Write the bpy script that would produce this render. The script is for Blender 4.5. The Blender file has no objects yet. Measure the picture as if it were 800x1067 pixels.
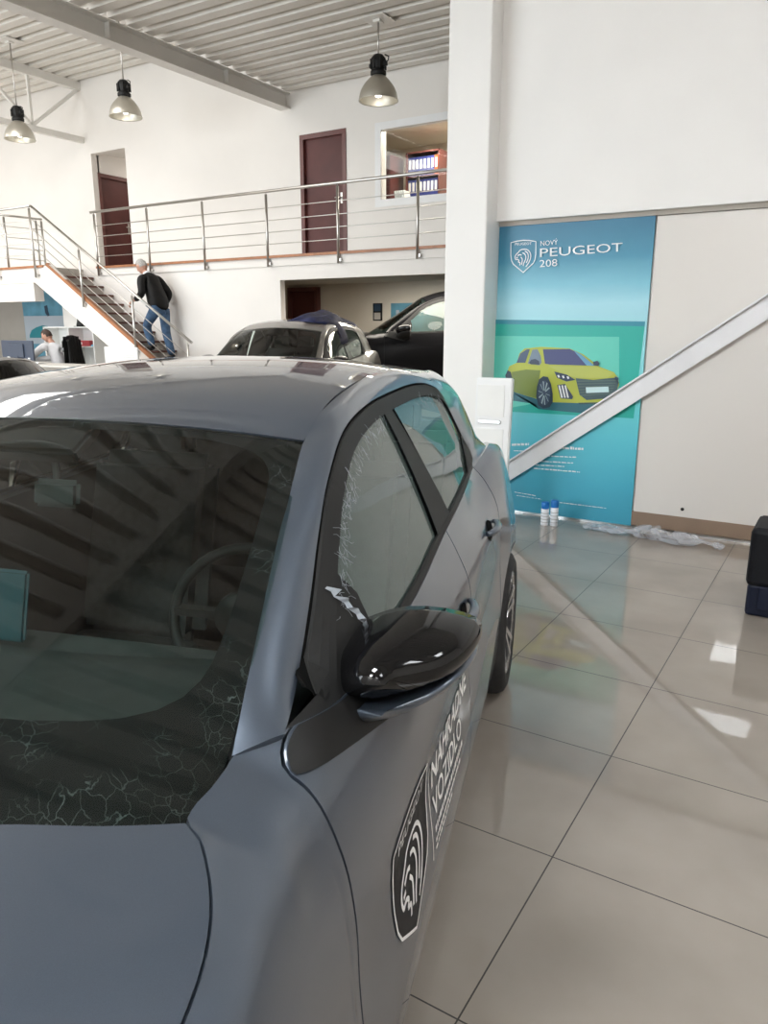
import bpy, bmesh, math, random
from mathutils import Vector, Matrix
random.seed(7)
C = bpy.context.scene.collection
PI = math.pi

# ------------------------------------------------------------------ materials
def mat(name, col, rough=.5, metal=0., spec=.5, coat=0., coat_rough=.03, emit=None, estr=0., alpha=1.):
    m = bpy.data.materials.new(name); m.use_nodes = True
    b = m.node_tree.nodes['Principled BSDF']
    b.inputs['Base Color'].default_value = (*col, 1)
    b.inputs['Roughness'].default_value = rough
    b.inputs['Metallic'].default_value = metal
    b.inputs['Specular IOR Level'].default_value = spec
    b.inputs['Coat Weight'].default_value = coat
    b.inputs['Coat Roughness'].default_value = coat_rough
    if emit:
        b.inputs['Emission Color'].default_value = (*emit, 1)
        b.inputs['Emission Strength'].default_value = estr
    m['col'] = col
    return m

def nt(m):
    return m.node_tree.nodes, m.node_tree.links, m.node_tree.nodes['Principled BSDF']

def vary(m, scale=8., amt=.12, bump=0., detail=4., bscale=None):
    """break a flat colour up with noise (and a little bump)"""
    n, l, b = nt(m)
    tc = n.new('ShaderNodeTexCoord'); no = n.new('ShaderNodeTexNoise')
    no.inputs['Scale'].default_value = scale; no.inputs['Detail'].default_value = detail
    l.new(tc.outputs['Object'], no.inputs['Vector'])
    r = n.new('ShaderNodeValToRGB')
    c = m['col']
    r.color_ramp.elements[0].color = (*[x*(1-amt) for x in c], 1)
    r.color_ramp.elements[1].color = (*[min(1, x*(1+amt)) for x in c], 1)
    r.color_ramp.elements[0].position = .3; r.color_ramp.elements[1].position = .7
    l.new(no.outputs['Fac'], r.inputs['Fac']); l.new(r.outputs['Color'], b.inputs['Base Color'])
    if bump:
        no2 = n.new('ShaderNodeTexNoise'); no2.inputs['Scale'].default_value = bscale or scale*6
        l.new(tc.outputs['Object'], no2.inputs['Vector'])
        bp = n.new('ShaderNodeBump'); bp.inputs['Strength'].default_value = bump
        bp.inputs['Distance'].default_value = .01
        l.new(no2.outputs['Fac'], bp.inputs['Height']); l.new(bp.outputs['Normal'], b.inputs['Normal'])
    return m

def glass(name, tint, ior=1.5, haze=0., haze_col=(.7, .78, .75)):
    m = bpy.data.materials.new(name); m.use_nodes = True
    n, l = m.node_tree.nodes, m.node_tree.links
    n.remove(n['Principled BSDF'])
    fr = n.new('ShaderNodeFresnel'); fr.inputs['IOR'].default_value = ior
    tr = n.new('ShaderNodeBsdfTransparent'); tr.inputs['Color'].default_value = (*tint, 1)
    gl = n.new('ShaderNodeBsdfGlossy'); gl.inputs['Roughness'].default_value = .0
    gl.inputs['Color'].default_value = (1, 1, 1, 1)
    mx = n.new('ShaderNodeMixShader')
    l.new(fr.outputs['Fac'], mx.inputs['Fac']); l.new(tr.outputs[0], mx.inputs[1]); l.new(gl.outputs[0], mx.inputs[2])
    out = mx.outputs[0]
    if haze:
        df = n.new('ShaderNodeBsdfDiffuse'); df.inputs['Color'].default_value = (*haze_col, 1)
        m2 = n.new('ShaderNodeMixShader'); m2.inputs['Fac'].default_value = haze; l.new(out, m2.inputs[1]); l.new(df.outputs[0], m2.inputs[2]); out = m2.outputs[0]
    l.new(out, n['Material Output'].inputs['Surface'])
    return m

M = {}
M['wall'] = vary(mat('wall_paint', (.82, .785, .745), .75), 1.2, .02, .05, bscale=90)
M['wall_in'] = vary(mat('cream_wall_paint', (.74, .68, .58), .75), 1.2, .03)
M['column'] = vary(mat('column_paint', (.84, .825, .805), .5), 2, .015)
M['deck'] = vary(mat('roof_deck_paint', (.74, .71, .66), .5), 1.5, .05)
M['steel_white'] = vary(mat('white_steel_paint', (.76, .74, .70), .42), 2.5, .04)
M['brace'] = vary(mat('brace_paint', (.80, .80, .82), .35), 3, .03)
M['panel'] = mat('gloss_panel', (.74, .71, .675), .5, spec=.2, coat=1., coat_rough=.0)
M['skirt'] = vary(mat('brown_skirting', (.27, .19, .135), .55), 3, .08)
M['alu'] = mat('aluminium', (.72, .72, .72), .28, 1.)
M['steel'] = mat('brushed_steel', (.55, .53, .50), .3, 1.)
M['wood_red'] = vary(mat('mahogany_door', (.092, .024, .021), .45, spec=.35), 3, .15)
M['wood_frame'] = vary(mat('mahogany_frame', (.13, .042, .036), .38), 3, .15)
M['wood_edge'] = vary(mat('orange_wood', (.36, .145, .06), .4), 6, .2)
M['tread'] = vary(mat('dark_tread_wood', (.135, .05, .035), .4), 6, .2)
M['riser'] = vary(mat('grey_riser', (.52, .49, .44), .6), 6, .04)
M['black'] = mat('black_plastic', (.012, .012, .012), .55, spec=.3)
M['seal'] = mat('black_seal', (.003, .003, .003), .8, spec=.1)
M['gloss_black'] = mat('gloss_black', (.004, .004, .0045), .06, spec=.42)
M['rubber'] = vary(mat('tyre_rubber', (.018, .018, .019), .75), 30, .2)
M['rim'] = mat('machined_alloy', (.62, .62, .63), .25, .9)
M['rim_dark'] = mat('dark_alloy', (.03, .03, .033), .35, .4)
M['white'] = vary(mat('white_plastic', (.85, .85, .85), .4), 4, .02)
M['paper'] = vary(mat('paper', (.86, .86, .84), .7), 6, .02)
M['ink'] = mat('grey_ink', (.45, .46, .47), .7)
M['print_white'] = mat('print_white', (.85, .88, .9), .5)
M['decal_white'] = mat('decal_white', (.92, .92, .92), .45)
M['decal_black'] = mat('decal_black', (.012, .012, .014), .5, spec=.2)
M['interior'] = vary(mat('cabin_plastic', (.042, .045, .045), .6), 20, .2)
M['seat'] = vary(mat('seat_cloth', (.045, .047, .05), .85), 40, .25, .2)
M['liner'] = mat('headliner', (.32, .32, .31), .9)
M['chrome'] = mat('chrome', (.8, .8, .8), .08, 1.)
M['lamp_red'] = mat('tail_lamp_red', (.35, .01, .01), .1, coat=1.)
M['lens'] = mat('lamp_lens', (.5, .52, .55), .08, .3, coat=1.)
M['screen'] = mat('dash_screen', (.05, .11, .13), .15, coat=1.)
M['dash_strip'] = mat('dash_strip', (.10, .18, .26), .35)
M['skin'] = vary(mat('skin', (.52, .28, .20), .55), 20, .1)
M['hair'] = vary(mat('grey_hair', (.42, .40, .38), .8), 60, .3, .3)
M['hair_dark'] = vary(mat('dark_hair', (.05, .03, .022), .7), 60, .3, .3)
M['jacket'] = vary(mat('black_jacket', (.008, .0075, .0075), .6, spec=.25), 12, .3, .25, bscale=25)
M['jeans'] = vary(mat('blue_denim', (.055, .11, .20), .85), 14, .35, .2)
M['shoe'] = mat('black_leather', (.015, .014, .014), .4)
M['shirt'] = vary(mat('white_shirt', (.74, .75, .78), .8), 10, .05, .2)
M['navy'] = vary(mat('navy_fabric', (.018, .022, .075), .8), 14, .35, .3, bscale=30)
M['monitor'] = mat('monitor_back', (.05, .065, .10), .45)
M['desk'] = vary(mat('desk_laminate', (.66, .64, .60), .5), 5, .05)
M['shelf'] = vary(mat('white_melamine', (.78, .78, .76), .5), 5, .02)
M['redbox'] = mat('red_card', (.42, .05, .06), .6)
M['binder'] = vary(mat('blue_binder', (.035, .05, .24), .6), 12, .1)
M['binder_orange'] = mat('orange_binder', (.62, .14, .04), .6)
M['case'] = vary(mat('case_shell', (.008, .009, .012), .6, spec=.22), 60, .2)
M['case_blue'] = mat('case_latch', (.010, .014, .032), .5, spec=.25)
M['can'] = mat('can_white', (.76, .78, .82), .3, .1)
M['cap_blue'] = mat('cap_blue', (.01, .16, .50), .35)
M['shade'] = mat('lamp_aluminium', (.60, .57, .50), .35, .75)
M['bulb'] = mat('lamp_bulb', (1, .96, .9), .5, emit=(1, .95, .86), estr=9.)
M['tube'] = mat('ceiling_light', (1, 1, 1), .5, emit=(1, .96, .88), estr=6.)
M['added_fill_glow'] = mat('added_fill_diffuser', (1, 1, 1), .5, emit=(.93, .97, 1), estr=19.)  # glow of the added overhead fill panels
M['matt_black'] = mat('dull_black_paint', (.006, .006, .007), .25, spec=.14)
M['skyglow'] = mat('sky_lit_diffuser', (1, 1, 1), .5, emit=(.93, .97, 1), estr=60.)
M['poster_blue'] = vary(mat('poster_blue', (.12, .33, .45), .5), 2.5, .3)
M['poster_dark'] = mat('poster_dark', (.02, .05, .09), .5)
M['poster_pale'] = mat('poster_pale', (.50, .56, .62), .5)
M['poster_teal'] = mat('poster_teal', (.02, .25, .30), .5)
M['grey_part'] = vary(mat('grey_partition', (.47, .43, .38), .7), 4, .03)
M['grout'] = mat('grout', (.05, .045, .04), .9)

def paint(name, col, metal=.5, rough=.35):
    m = mat(name, col, rough, metal, coat=1., coat_rough=.015)
    n, l, b = nt(m)
    # fine metallic flake: tiny noise in the base layer only
    tc = n.new('ShaderNodeTexCoord'); no = n.new('ShaderNodeTexNoise')
    no.inputs['Scale'].default_value = 900; no.inputs['Detail'].default_value = 1
    l.new(tc.outputs['Object'], no.inputs['Vector'])
    r = n.new('ShaderNodeValToRGB')
    r.color_ramp.elements[0].color = (*[x*.88 for x in col], 1); r.color_ramp.elements[1].color = (*[x*1.12 for x in col], 1)
    l.new(no.outputs['Fac'], r.inputs['Fac']); l.new(r.outputs['Color'], b.inputs['Base Color'])
    return m
M['paint_hero'] = paint('selenium_grey_paint', (.076, .097, .130))
M['paint_grey'] = paint('light_grey_paint', (.21, .20, .185))
M['paint_black'] = paint('black_paint', (.008, .008, .010), .2)
M['glass_ws'] = glass('windscreen_glass', (.66, .80, .76), 1.52)
M['glass_side'] = glass('side_glass', (.70, .84, .80), 1.55, .10, (.60, .80, .74))
M['glass_dark'] = glass('privacy_glass', (.06, .065, .065), 1.4)
M['glass_room'] = glass('office_glass', (.93, .95, .95), 1.3)

# crinkled film residue on the dark glass borders
def frit_mat(name, lo, hi, amount):
    m = mat(name, (.012, .012, .013), .7, spec=.04)
    n, l, b = nt(m)
    tc = n.new('ShaderNodeTexCoord')
    no = n.new('ShaderNodeTexNoise'); no.inputs['Scale'].default_value = 7; no.inputs['Detail'].default_value = 6
    mixv = n.new('ShaderNodeMix'); mixv.data_type = 'VECTOR'; mixv.inputs['Factor'].default_value = .12
    l.new(tc.outputs['Object'], no.inputs['Vector']); l.new(tc.outputs['Object'], mixv.inputs[4]); l.new(no.outputs['Color'], mixv.inputs[5])
    vo = n.new('ShaderNodeTexVoronoi'); vo.feature = 'DISTANCE_TO_EDGE'; vo.inputs['Scale'].default_value = 42
    l.new(mixv.outputs[1], vo.inputs['Vector'])
    r = n.new('ShaderNodeValToRGB'); r.color_ramp.elements[0].position = 0; r.color_ramp.elements[0].color = (1, 1, 1, 1)
    r.color_ramp.elements[1].position = .03; r.color_ramp.elements[1].color = (0, 0, 0, 1)
    l.new(vo.outputs['Distance'], r.inputs['Fac'])
    no2 = n.new('ShaderNodeTexNoise'); no2.inputs['Scale'].default_value = 11; no2.inputs['Detail'].default_value = 5
    l.new(tc.outputs['Object'], no2.inputs['Vector'])
    r2 = n.new('ShaderNodeValToRGB'); r2.color_ramp.elements[0].position = lo; r2.color_ramp.elements[1].position = hi
    l.new(no2.outputs['Fac'], r2.inputs['Fac'])
    mu = n.new('ShaderNodeMath'); mu.operation = 'MULTIPLY'
    l.new(r.outputs['Color'], mu.inputs[0]); l.new(r2.outputs['Color'], mu.inputs[1])
    no3 = n.new('ShaderNodeTexNoise'); no3.inputs['Scale'].default_value = 25; no3.inputs['Detail'].default_value = 2
    l.new(tc.outputs['Object'], no3.inputs['Vector'])
    mu3 = n.new('ShaderNodeMath'); mu3.operation = 'MULTIPLY'; l.new(no3.outputs['Fac'], mu3.inputs[0]); l.new(mu.outputs[0], mu3.inputs[1])
    mc = n.new('ShaderNodeMix'); mc.data_type = 'RGBA'
    mu2 = n.new('ShaderNodeMath'); mu2.operation = 'MULTIPLY'; mu2.inputs[1].default_value = amount
    l.new(mu3.outputs[0], mu2.inputs[0]); l.new(mu2.outputs[0], mc.inputs['Factor'])
    mc.inputs[6].default_value = (.012, .012, .013, 1); mc.inputs[7].default_value = (.35, .37, .38, 1)
    l.new(mc.outputs[2], b.inputs['Base Color'])
    return m
M['frit'] = frit_mat('frit_with_film_residue', .45, .7, 1.1)
M['film'] = mat('film_scrap', (.30, .33, .37), .3)

# ------------------------------------------------------------------ objects
def tag(o, label=None, cat=None, group=None, kind=None):
    if label: o['label'] = label
    if cat: o['category'] = cat
    if group: o['group'] = group
    if kind: o['kind'] = kind
    return o

def thing(name, label, cat, loc=(0, 0, 0), rz=0, group=None):
    o = bpy.data.objects.new(name, None); C.objects.link(o)
    o.location = loc; o.rotation_euler = (0, 0, rz); o.empty_display_size = .1
    return tag(o, label, cat, group)

def root_loc(o):
    v = Vector((0, 0, 0))
    while o: v += o.location; o = o.parent
    return v

def obj(name, me, m, parent=None, label=None):
    o = bpy.data.objects.new(name, me); C.objects.link(o)
    if m is not None: me.materials.append(m)
    if parent: o.parent = parent
    if label: o['label'] = label
    return o

def copy_tree(o, parent=None):
    c = o.copy(); C.objects.link(c); c.parent = parent
    for ch in list(o.children): copy_tree(ch, c)
    return c

class MB:
    """collects shapes; build() links them as ONE mesh"""
    def __init__(s): s.bm = bmesh.new()
    def face(s, pts, smooth=False):
        f = s.bm.faces.new([s.bm.verts.new(p) for p in pts]); f.smooth = smooth; return f
    def box(s, a, b, bev=0.):
        a = Vector(a); b = Vector(b)
        lo = Vector([min(a[i], b[i]) for i in range(3)]); hi = Vector([max(a[i], b[i]) for i in range(3)])
        r = bmesh.ops.create_cube(s.bm, size=1.)
        bmesh.ops.transform(s.bm, verts=r['verts'], matrix=Matrix.Translation((lo+hi)/2) @ Matrix.Diagonal((*(hi-lo), 1)))
        if bev:
            es = list({e for v in r['verts'] for e in v.link_edges})
            bmesh.ops.bevel(s.bm, geom=es, offset=bev, segments=2, profile=.5, affect='EDGES')
        return s
    def obox(s, c, ax, ay, az, bev=0.):
        """oriented box: centre and three half axes"""
        r = bmesh.ops.create_cube(s.bm, size=2.)
        m = Matrix((Vector(ax), Vector(ay), Vector(az))).transposed().to_4x4(); m.translation = Vector(c)
        bmesh.ops.transform(s.bm, verts=r['verts'], matrix=m)
        if bev:
            es = list({e for v in r['verts'] for e in v.link_edges})
            bmesh.ops.bevel(s.bm, geom=es, offset=bev, segments=2, affect='EDGES')
        return s
    def bar(s, p, q, w, h, up=(0, 0, 1)):
        p = Vector(p); q = Vector(q); d = q-p; y = Vector(up).cross(d)
        if y.length < 1e-6: y = Vector((1, 0, 0)).cross(d)
        y.normalize(); z = d.cross(y).normalized()
        return s.obox((p+q)/2, d/2, y*w/2, z*h/2)
    def tube(s, pts, r, seg=8, cap=True):
        pts = [Vector(p) for p in pts]; n = len(pts); rings = []
        ref = None
        for i, p in enumerate(pts):
            t = (pts[min(i+1, n-1)]-pts[max(i-1, 0)]).normalized()
            if ref is None:
                ref = Vector((0, 0, 1)) if abs(t.z) < .9 else Vector((1, 0, 0))
            x = (ref - t*ref.dot(t)).normalized(); ref = x; y = t.cross(x)
            rr = r[i] if isinstance(r, (list, tuple)) else r
            rings.append([s.bm.verts.new(p + (x*math.cos(2*PI*k/seg)+y*math.sin(2*PI*k/seg))*rr) for k in range(seg)])
        for a, b in zip(rings, rings[1:]):
            for k in range(seg):
                f = s.bm.faces.new((a[k], a[(k+1) % seg], b[(k+1) % seg], b[k])); f.smooth = True
        if cap:
            s.bm.faces.new(list(reversed(rings[0]))); s.bm.faces.new(rings[-1])
        return s
    def lathe(s, prof, c=(0, 0, 0), seg=32, axis='Z', cap=False):
        """profile of (r, h) spun about an axis through c"""
        rings = []
        for r, h in prof:
            ring = []
            for k in range(seg):
                a = 2*PI*k/seg; x, y = r*math.cos(a), r*math.sin(a)
                p = {'Z': (x, y, h), 'X': (h, x, y), 'Y': (x, h, y)}[axis]
                ring.append(s.bm.verts.new(Vector(c)+Vector(p)))
            rings.append(ring)
        for a, b in zip(rings, rings[1:]):
            for k in range(seg):
                f = s.bm.faces.new((a[k], a[(k+1) % seg], b[(k+1) % seg], b[k])); f.smooth = True
        if cap:
            s.bm.faces.new(list(reversed(rings[0]))); s.bm.faces.new(rings[-1])
        return s
    def prism(s, poly, d):
        """extrude a planar polygon of 3-D points by vector d"""
        d = Vector(d); a = [s.bm.verts.new(Vector(p)) for p in poly]; b = [s.bm.verts.new(Vector(p)+d) for p in poly]
        s.bm.faces.new(a); s.bm.faces.new(list(reversed(b)))
        n = len(a)
        for k in range(n): s.bm.faces.new((a[k], b[k], b[(k+1) % n], a[(k+1) % n]))
        return s
    def grid(s, P, m, n, smooth=True, closed=False):
        vs = [[s.bm.verts.new(P(i, j)) for j in range(n+1)] for i in range(m+1)]
        for i in range(m):
            for j in range(n):
                f = s.bm.faces.new((vs[i][j], vs[i+1][j], vs[i+1][j+1], vs[i][j+1])); f.smooth = smooth
        return vs
    def mesh(s, recalc=True, off=(0, 0, 0), weld=0.):
        if weld: bmesh.ops.remove_doubles(s.bm, verts=s.bm.verts, dist=weld)
        if recalc: bmesh.ops.recalc_face_normals(s.bm, faces=s.bm.faces)
        if any(off): bmesh.ops.translate(s.bm, verts=s.bm.verts, vec=-Vector(off))
        me = bpy.data.meshes.new('mesh'); s.bm.to_mesh(me); s.bm.free(); return me
    def build(s, name, m, parent=None, label=None, recalc=True, local=False, weld=0.):
        off = (0, 0, 0) if (local or not parent) else root_loc(parent)
        return obj(name, s.mesh(recalc, off, weld), m, parent, label)

def struct(name, mb, m, parent=None, label=None, **k):
    o = mb.build(name, m, parent, label, **k)
    if not parent: o['kind'] = 'structure'
    return o

def hermite(pts):
    """smooth curve y(x) through points (x, y1, y2, ...)"""
    pts = [tuple(p) for p in pts]; n = len(pts); K = len(pts[0])-1
    sl = []
    for i in range(n):
        row = []
        for k in range(1, K+1):
            if i == 0: v = (pts[1][k]-pts[0][k])/(pts[1][0]-pts[0][0])
            elif i == n-1: v = (pts[-1][k]-pts[-2][k])/(pts[-1][0]-pts[-2][0])
            else:
                h0 = pts[i][0]-pts[i-1][0]; h1 = pts[i+1][0]-pts[i][0]
                d0 = (pts[i][k]-pts[i-1][k])/h0; d1 = (pts[i+1][k]-pts[i][k])/h1
                v = (d0*h1+d1*h0)/(h0+h1)
            row.append(v)
        sl.append(row)
    def f(x):
        if x <= pts[0][0]: return tuple(pts[0][k]+(x-pts[0][0])*sl[0][k-1] for k in range(1, K+1))
        if x >= pts[-1][0]: return tuple(pts[-1][k]+(x-pts[-1][0])*sl[-1][k-1] for k in range(1, K+1))
        i = 0
        while pts[i+1][0] < x: i += 1
        h = pts[i+1][0]-pts[i][0]; t = (x-pts[i][0])/h
        a = 2*t**3-3*t*t+1; b = t**3-2*t*t+t; c = -2*t**3+3*t*t; d = t**3-t*t
        return tuple(a*pts[i][k]+b*h*sl[i][k-1]+c*pts[i+1][k]+d*h*sl[i+1][k-1] for k in range(1, K+1))
    return f

def lerp(a, b, t): return a+(b-a)*t

def text2d(body, size=1., stretch=1., bold=0.):
    """letter outlines as flat polygons: (verts2d, faces)"""
    cu = bpy.data.curves.new('text', 'FONT'); cu.body = body; cu.size = size; cu.resolution_u = 3; cu.offset = bold
    o = bpy.data.objects.new('text', cu); C.objects.link(o)
    dg = bpy.context.evaluated_depsgraph_get()
    me = bpy.data.meshes.new_from_object(o.evaluated_get(dg))
    vs = [(v.co.x*stretch, v.co.y) for v in me.vertices]; fs = [tuple(p.vertices) for p in me.polygons]
    bpy.data.objects.remove(o); bpy.data.curves.remove(cu); bpy.data.meshes.remove(me)
    if vs:
        x0 = min(v[0] for v in vs); vs = [(x-x0, y) for x, y in vs]
    return vs, fs

def fit(vf, w):
    vs, fs = vf; k = w/max(v[0] for v in vs)
    return [(x*k, y) for x, y in vs], fs

def stroke2d(pl, w):
    """polyline as a flat ribbon: (verts2d, faces)"""
    vs, fs = [], []; n = len(pl)
    for i, p in enumerate(pl):
        a = pl[max(i-1, 0)]; b = pl[min(i+1, n-1)]
        if pl[0] == pl[-1] and n > 2:
            if i == 0: a = pl[-2]
            if i == n-1: b = pl[1]
        dx, dy = b[0]-a[0], b[1]-a[1]; L = math.hypot(dx, dy) or 1
        nx, ny = -dy/L*w/2, dx/L*w/2
        vs += [(p[0]+nx, p[1]+ny), (p[0]-nx, p[1]-ny)]
    for i in range(n-1): fs.append((2*i, 2*i+1, 2*i+3, 2*i+2))
    return vs, fs

def smooth2d(pts, n=6):
    out = []
    P = [pts[0]]+list(pts)+[pts[-1]]
    for i in range(1, len(P)-2):
        p0, p1, p2, p3 = P[i-1], P[i], P[i+1], P[i+2]
        for k in range(n):
            t = k/n
            out.append(tuple(.5*(2*p1[c]+(p2[c]-p0[c])*t+(2*p0[c]-5*p1[c]+4*p2[c]-p3[c])*t*t+(3*p1[c]-p0[c]-3*p2[c]+p3[c])*t**3) for c in (0, 1)))
    out.append(pts[-1]); return out

def add2d(mb, vf, fn):
    vs, fs = vf; bv = [mb.bm.verts.new(fn(*v)) for v in vs]
    for f in fs:
        try: mb.bm.faces.new([bv[i] for i in f])
        except ValueError: pass

# the heraldic lion shield as strokes in a unit box (x right 0..1, y up 0..1)
SHIELD = [(.0, .93), (.25, .97), (.5, .985), (.75, .97), (1., .93), (1., .55), (.97, .38), (.9, .27), (.5, .0), (.1, .27), (.03, .38), (.0, .55), (.0, .93)]
LION = [
    [(.20, .40), (.17, .47), (.20, .55), (.30, .62), (.38, .69), (.52, .71), (.66, .69), (.76, .61), (.80, .50), (.77, .38), (.70, .27), (.60, .17)],
    [(.20, .40), (.27, .41), (.33, .37), (.30, .33), (.37, .30), (.36, .22)],
    [(.27, .52), (.36, .55), (.43, .53)], [(.22, .46), (.28, .47)],
    [(.46, .60), (.55, .57), (.60, .48), (.58, .38), (.52, .28), (.50, .20)],
    [(.56, .65), (.66, .60), (.70, .50), (.68, .39), (.62, .29)],
    [(.40, .48), (.46, .41), (.45, .32), (.43, .24)],
]
# ------------------------------------------------------------------ hatchback, local axes: x = car's left, y = rearwards, z = up
UF, UR, WR = -.13, 2.54, .32            # axle stations and hub height
ROWS = [hermite(r) for r in (
 [(-.85,.52,.70),(-.6,.70,.80),(-.35,.785,.90),(-.12,.812,.958),(-.05,.80,.967),(.01,.776,.974),(.055,.748,.98),(.095,.715,.985),(.115,.688,.987),(.135,.684,.99),(.175,.69,.995),(.225,.69,.997),(.25,.688,.998),(.285,.72,1.008),(.32,.752,1.016),(.42,.786,1.006),(.6,.802,1.001),(.9,.81,1.003),(1.4,.797,1.028),(1.65,.793,1.042),(2.0,.78,1.06),(2.2,.769,1.076),(2.35,.780,1.098),(2.5,.786,1.112),(2.7,.765,1.10),(2.9,.712,1.06),(3.08,.655,1.0)],
 [(-.85,.60,.66),(-.6,.77,.76),(-.35,.84,.86),(-.1,.856,.92),(.1,.812,.945),(.2,.79,.955),(.32,.802,.958),(.6,.828,.95),(1.1,.835,.95),(1.6,.828,.975),(2.1,.815,1.0),(2.3,.818,1.05),(2.5,.828,1.09),(2.7,.82,1.08),(2.9,.775,1.02),(3.08,.71,.95)],
 [(-.85,.66,.60),(-.6,.82,.70),(-.35,.872,.79),(-.1,.88,.84),(.2,.845,.86),(.32,.845,.865),(.6,.862,.86),(1.1,.868,.86),(1.6,.866,.89),(2.1,.862,.92),(2.5,.868,.98),(2.7,.86,.97),(2.9,.82,.92),(3.08,.75,.87)],
 [(-.85,.70,.53),(-.6,.85,.62),(-.35,.89,.70),(-.1,.893,.74),(.2,.868,.75),(.6,.872,.75),(1.1,.877,.75),(1.6,.876,.78),(2.1,.877,.81),(2.5,.892,.86),(2.7,.887,.85),(2.9,.84,.8),(3.08,.77,.77)],
 [(-.85,.72,.45),(-.6,.865,.54),(-.35,.898,.6),(-.1,.90,.63),(.2,.875,.62),(.6,.868,.61),(1.1,.870,.61),(1.6,.872,.64),(2.1,.88,.67),(2.5,.905,.73),(2.7,.905,.72),(2.9,.85,.68),(3.08,.78,.66)],
 [(-.85,.72,.36),(-.6,.868,.43),(-.35,.90,.47),(-.1,.902,.48),(.2,.885,.46),(.6,.882,.44),(1.1,.884,.44),(1.6,.886,.46),(2.1,.89,.49),(2.5,.908,.55),(2.7,.905,.54),(2.9,.85,.52),(3.08,.78,.52)],
 [(-.85,.70,.26),(-.6,.855,.30),(-.35,.885,.3),(.2,.885,.28),(.6,.878,.27),(1.1,.878,.27),(1.6,.88,.28),(2.1,.885,.3),(2.5,.895,.36),(2.7,.89,.36),(2.9,.84,.36),(3.08,.77,.37)],
 [(-.85,.66,.2),(-.6,.82,.19),(.2,.855,.17),(1.1,.85,.16),(2.1,.855,.18),(2.5,.86,.24),(2.9,.80,.26),(3.08,.73,.27)],
)]

def B(u, t):
    """lower body side: (v, w) at station u, t from the top edge 0 to the sill 1"""
    P = [r(u) for r in ROWS]; x = max(0., min(6.9999, t*7)); i = int(x); f = x-i
    p0 = P[max(i-1, 0)]; p1 = P[i]; p2 = P[i+1]; p3 = P[min(i+2, 7)]
    return tuple(.5*(2*p1[c]+(p2[c]-p0[c])*f+(2*p0[c]-5*p1[c]+4*p2[c]-p3[c])*f*f+(3*p1[c]-p0[c]-3*p2[c]+p3[c])*f**3) for c in (0, 1))

def t_of_w(u, w):
    a, b = 0., 1.
    for _ in range(22):
        m = (a+b)/2
        if B(u, m)[1] > w: a = m
        else: b = m
    return (a+b)/2

def side(u, w, off=0.):
    """point on the outer skin at station u, height w"""
    v, ww = B(u, t_of_w(u, w)); return (v+off, u, w)

# boundary of the black window surround (side view u, v, w)
RC = [(.30,.748,1.015),(.40,.728,1.036),(.56,.697,1.128),(.69,.67,1.214),(.82,.648,1.297),(1.02,.62,1.368),(1.26,.606,1.402),(1.56,.599,1.413),(1.86,.602,1.415),(2.05,.618,1.400),(2.15,.646,1.362),(2.22,.672,1.273),(2.25,.707,1.185),(2.25,.743,1.103),(2.2,.769,1.076)]
OC = [(.25,.686,.998),(.37,.664,1.078),(.61,.618,1.217),(.70,.603,1.262),(.778,.588,1.301),(.92,.56,1.356),(1.08,.553,1.41),(1.45,.543,1.456),(1.80,.532,1.464),(2.15,.526,1.445),(2.45,.52,1.425),(2.75,.51,1.40),(2.86,.56,1.29),(2.97,.61,1.135),(3.08,.655,1.0)]
RF = hermite([(i, *p) for i, p in enumerate(RC)]); OF = hermite([(i, *p) for i, p in enumerate(OC)])
TOPR = hermite([(p[0], p[1], p[2]) for p in RC[:13]])            # rail height over the doors by u

def G(u, w):
    """greenhouse surface: v at (u, w)"""
    b = ROWS[0](u); uu = min(u, 2.24); r = TOPR(uu)
    if u < .42: r = (max(r[0], .0), r[1])
    k = (w-b[1])/max(r[1]-b[1], .05)
    return lerp(b[0]-.006, r[0], k)+.018*max(0, k)*max(0, 1-k)*4*.5

def skin_panel(name, P, m, n, mt, parent, hint, mirror=False, flange=.014, label=None, th=0.):
    """a body panel: a smooth sheet with its edges turned in"""
    s = -1 if mirror else 1
    b = MB()
    for Pf, mm, nn_ in (P if isinstance(P, list) else [(P, m, n)]):
        def Q(i, j):
            p = Pf(i/mm, j/nn_); return Vector((s*p[0], p[1], p[2]))
        b.grid(Q, mm, nn_)
    bm = b.bm
    bmesh.ops.remove_doubles(bm, verts=bm.verts, dist=2e-5)
    if isinstance(P, list): bmesh.ops.recalc_face_normals(bm, faces=bm.faces)
    bmesh.ops.dissolve_degenerate(bm, edges=bm.edges, dist=1e-5)
    bm.normal_update()
    h = Vector((s*hint[0], hint[1], hint[2])); tot = Vector((0, 0, 0))
    for f in bm.faces: tot += f.normal*f.calc_area()
    if tot.dot(h) < 0:
        bmesh.ops.reverse_faces(bm, faces=bm.faces); bm.normal_update()
    if flange:
        be = [e for e in bm.edges if len(e.link_faces) == 1]
        bv = {v for e in be for v in e.verts}; nn = {v: v.normal.copy() for v in bv}
        mp = {v: bm.verts.new(v.co-nn[v]*flange) for v in bv}
        for e in be:
            lp = e.link_loops[0]; a, c = lp.vert, lp.link_loop_next.vert
            try:
                f = bm.faces.new((c, a, mp[a], mp[c])); f.smooth = True
            except ValueError: pass
            e.smooth = False
    return b.build(name, mt, parent, label, recalc=False, local=True)

def arch_cut(u, uc, R=.365):
    d = abs(u-uc)
    if d >= R: return 1.
    return t_of_w(u, WR+math.sqrt(R*R-d*d))

def seamF(t): return .262+.058*max(0, 1-t/.1)
def seamB(t): return 1.43
def seamR(t):
    w = B(2.15, t)[1]; R = .368
    if abs(w-WR) < R: return min(2.2, UR-math.sqrt(R*R-(w-WR)**2))
    return 2.2

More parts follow.
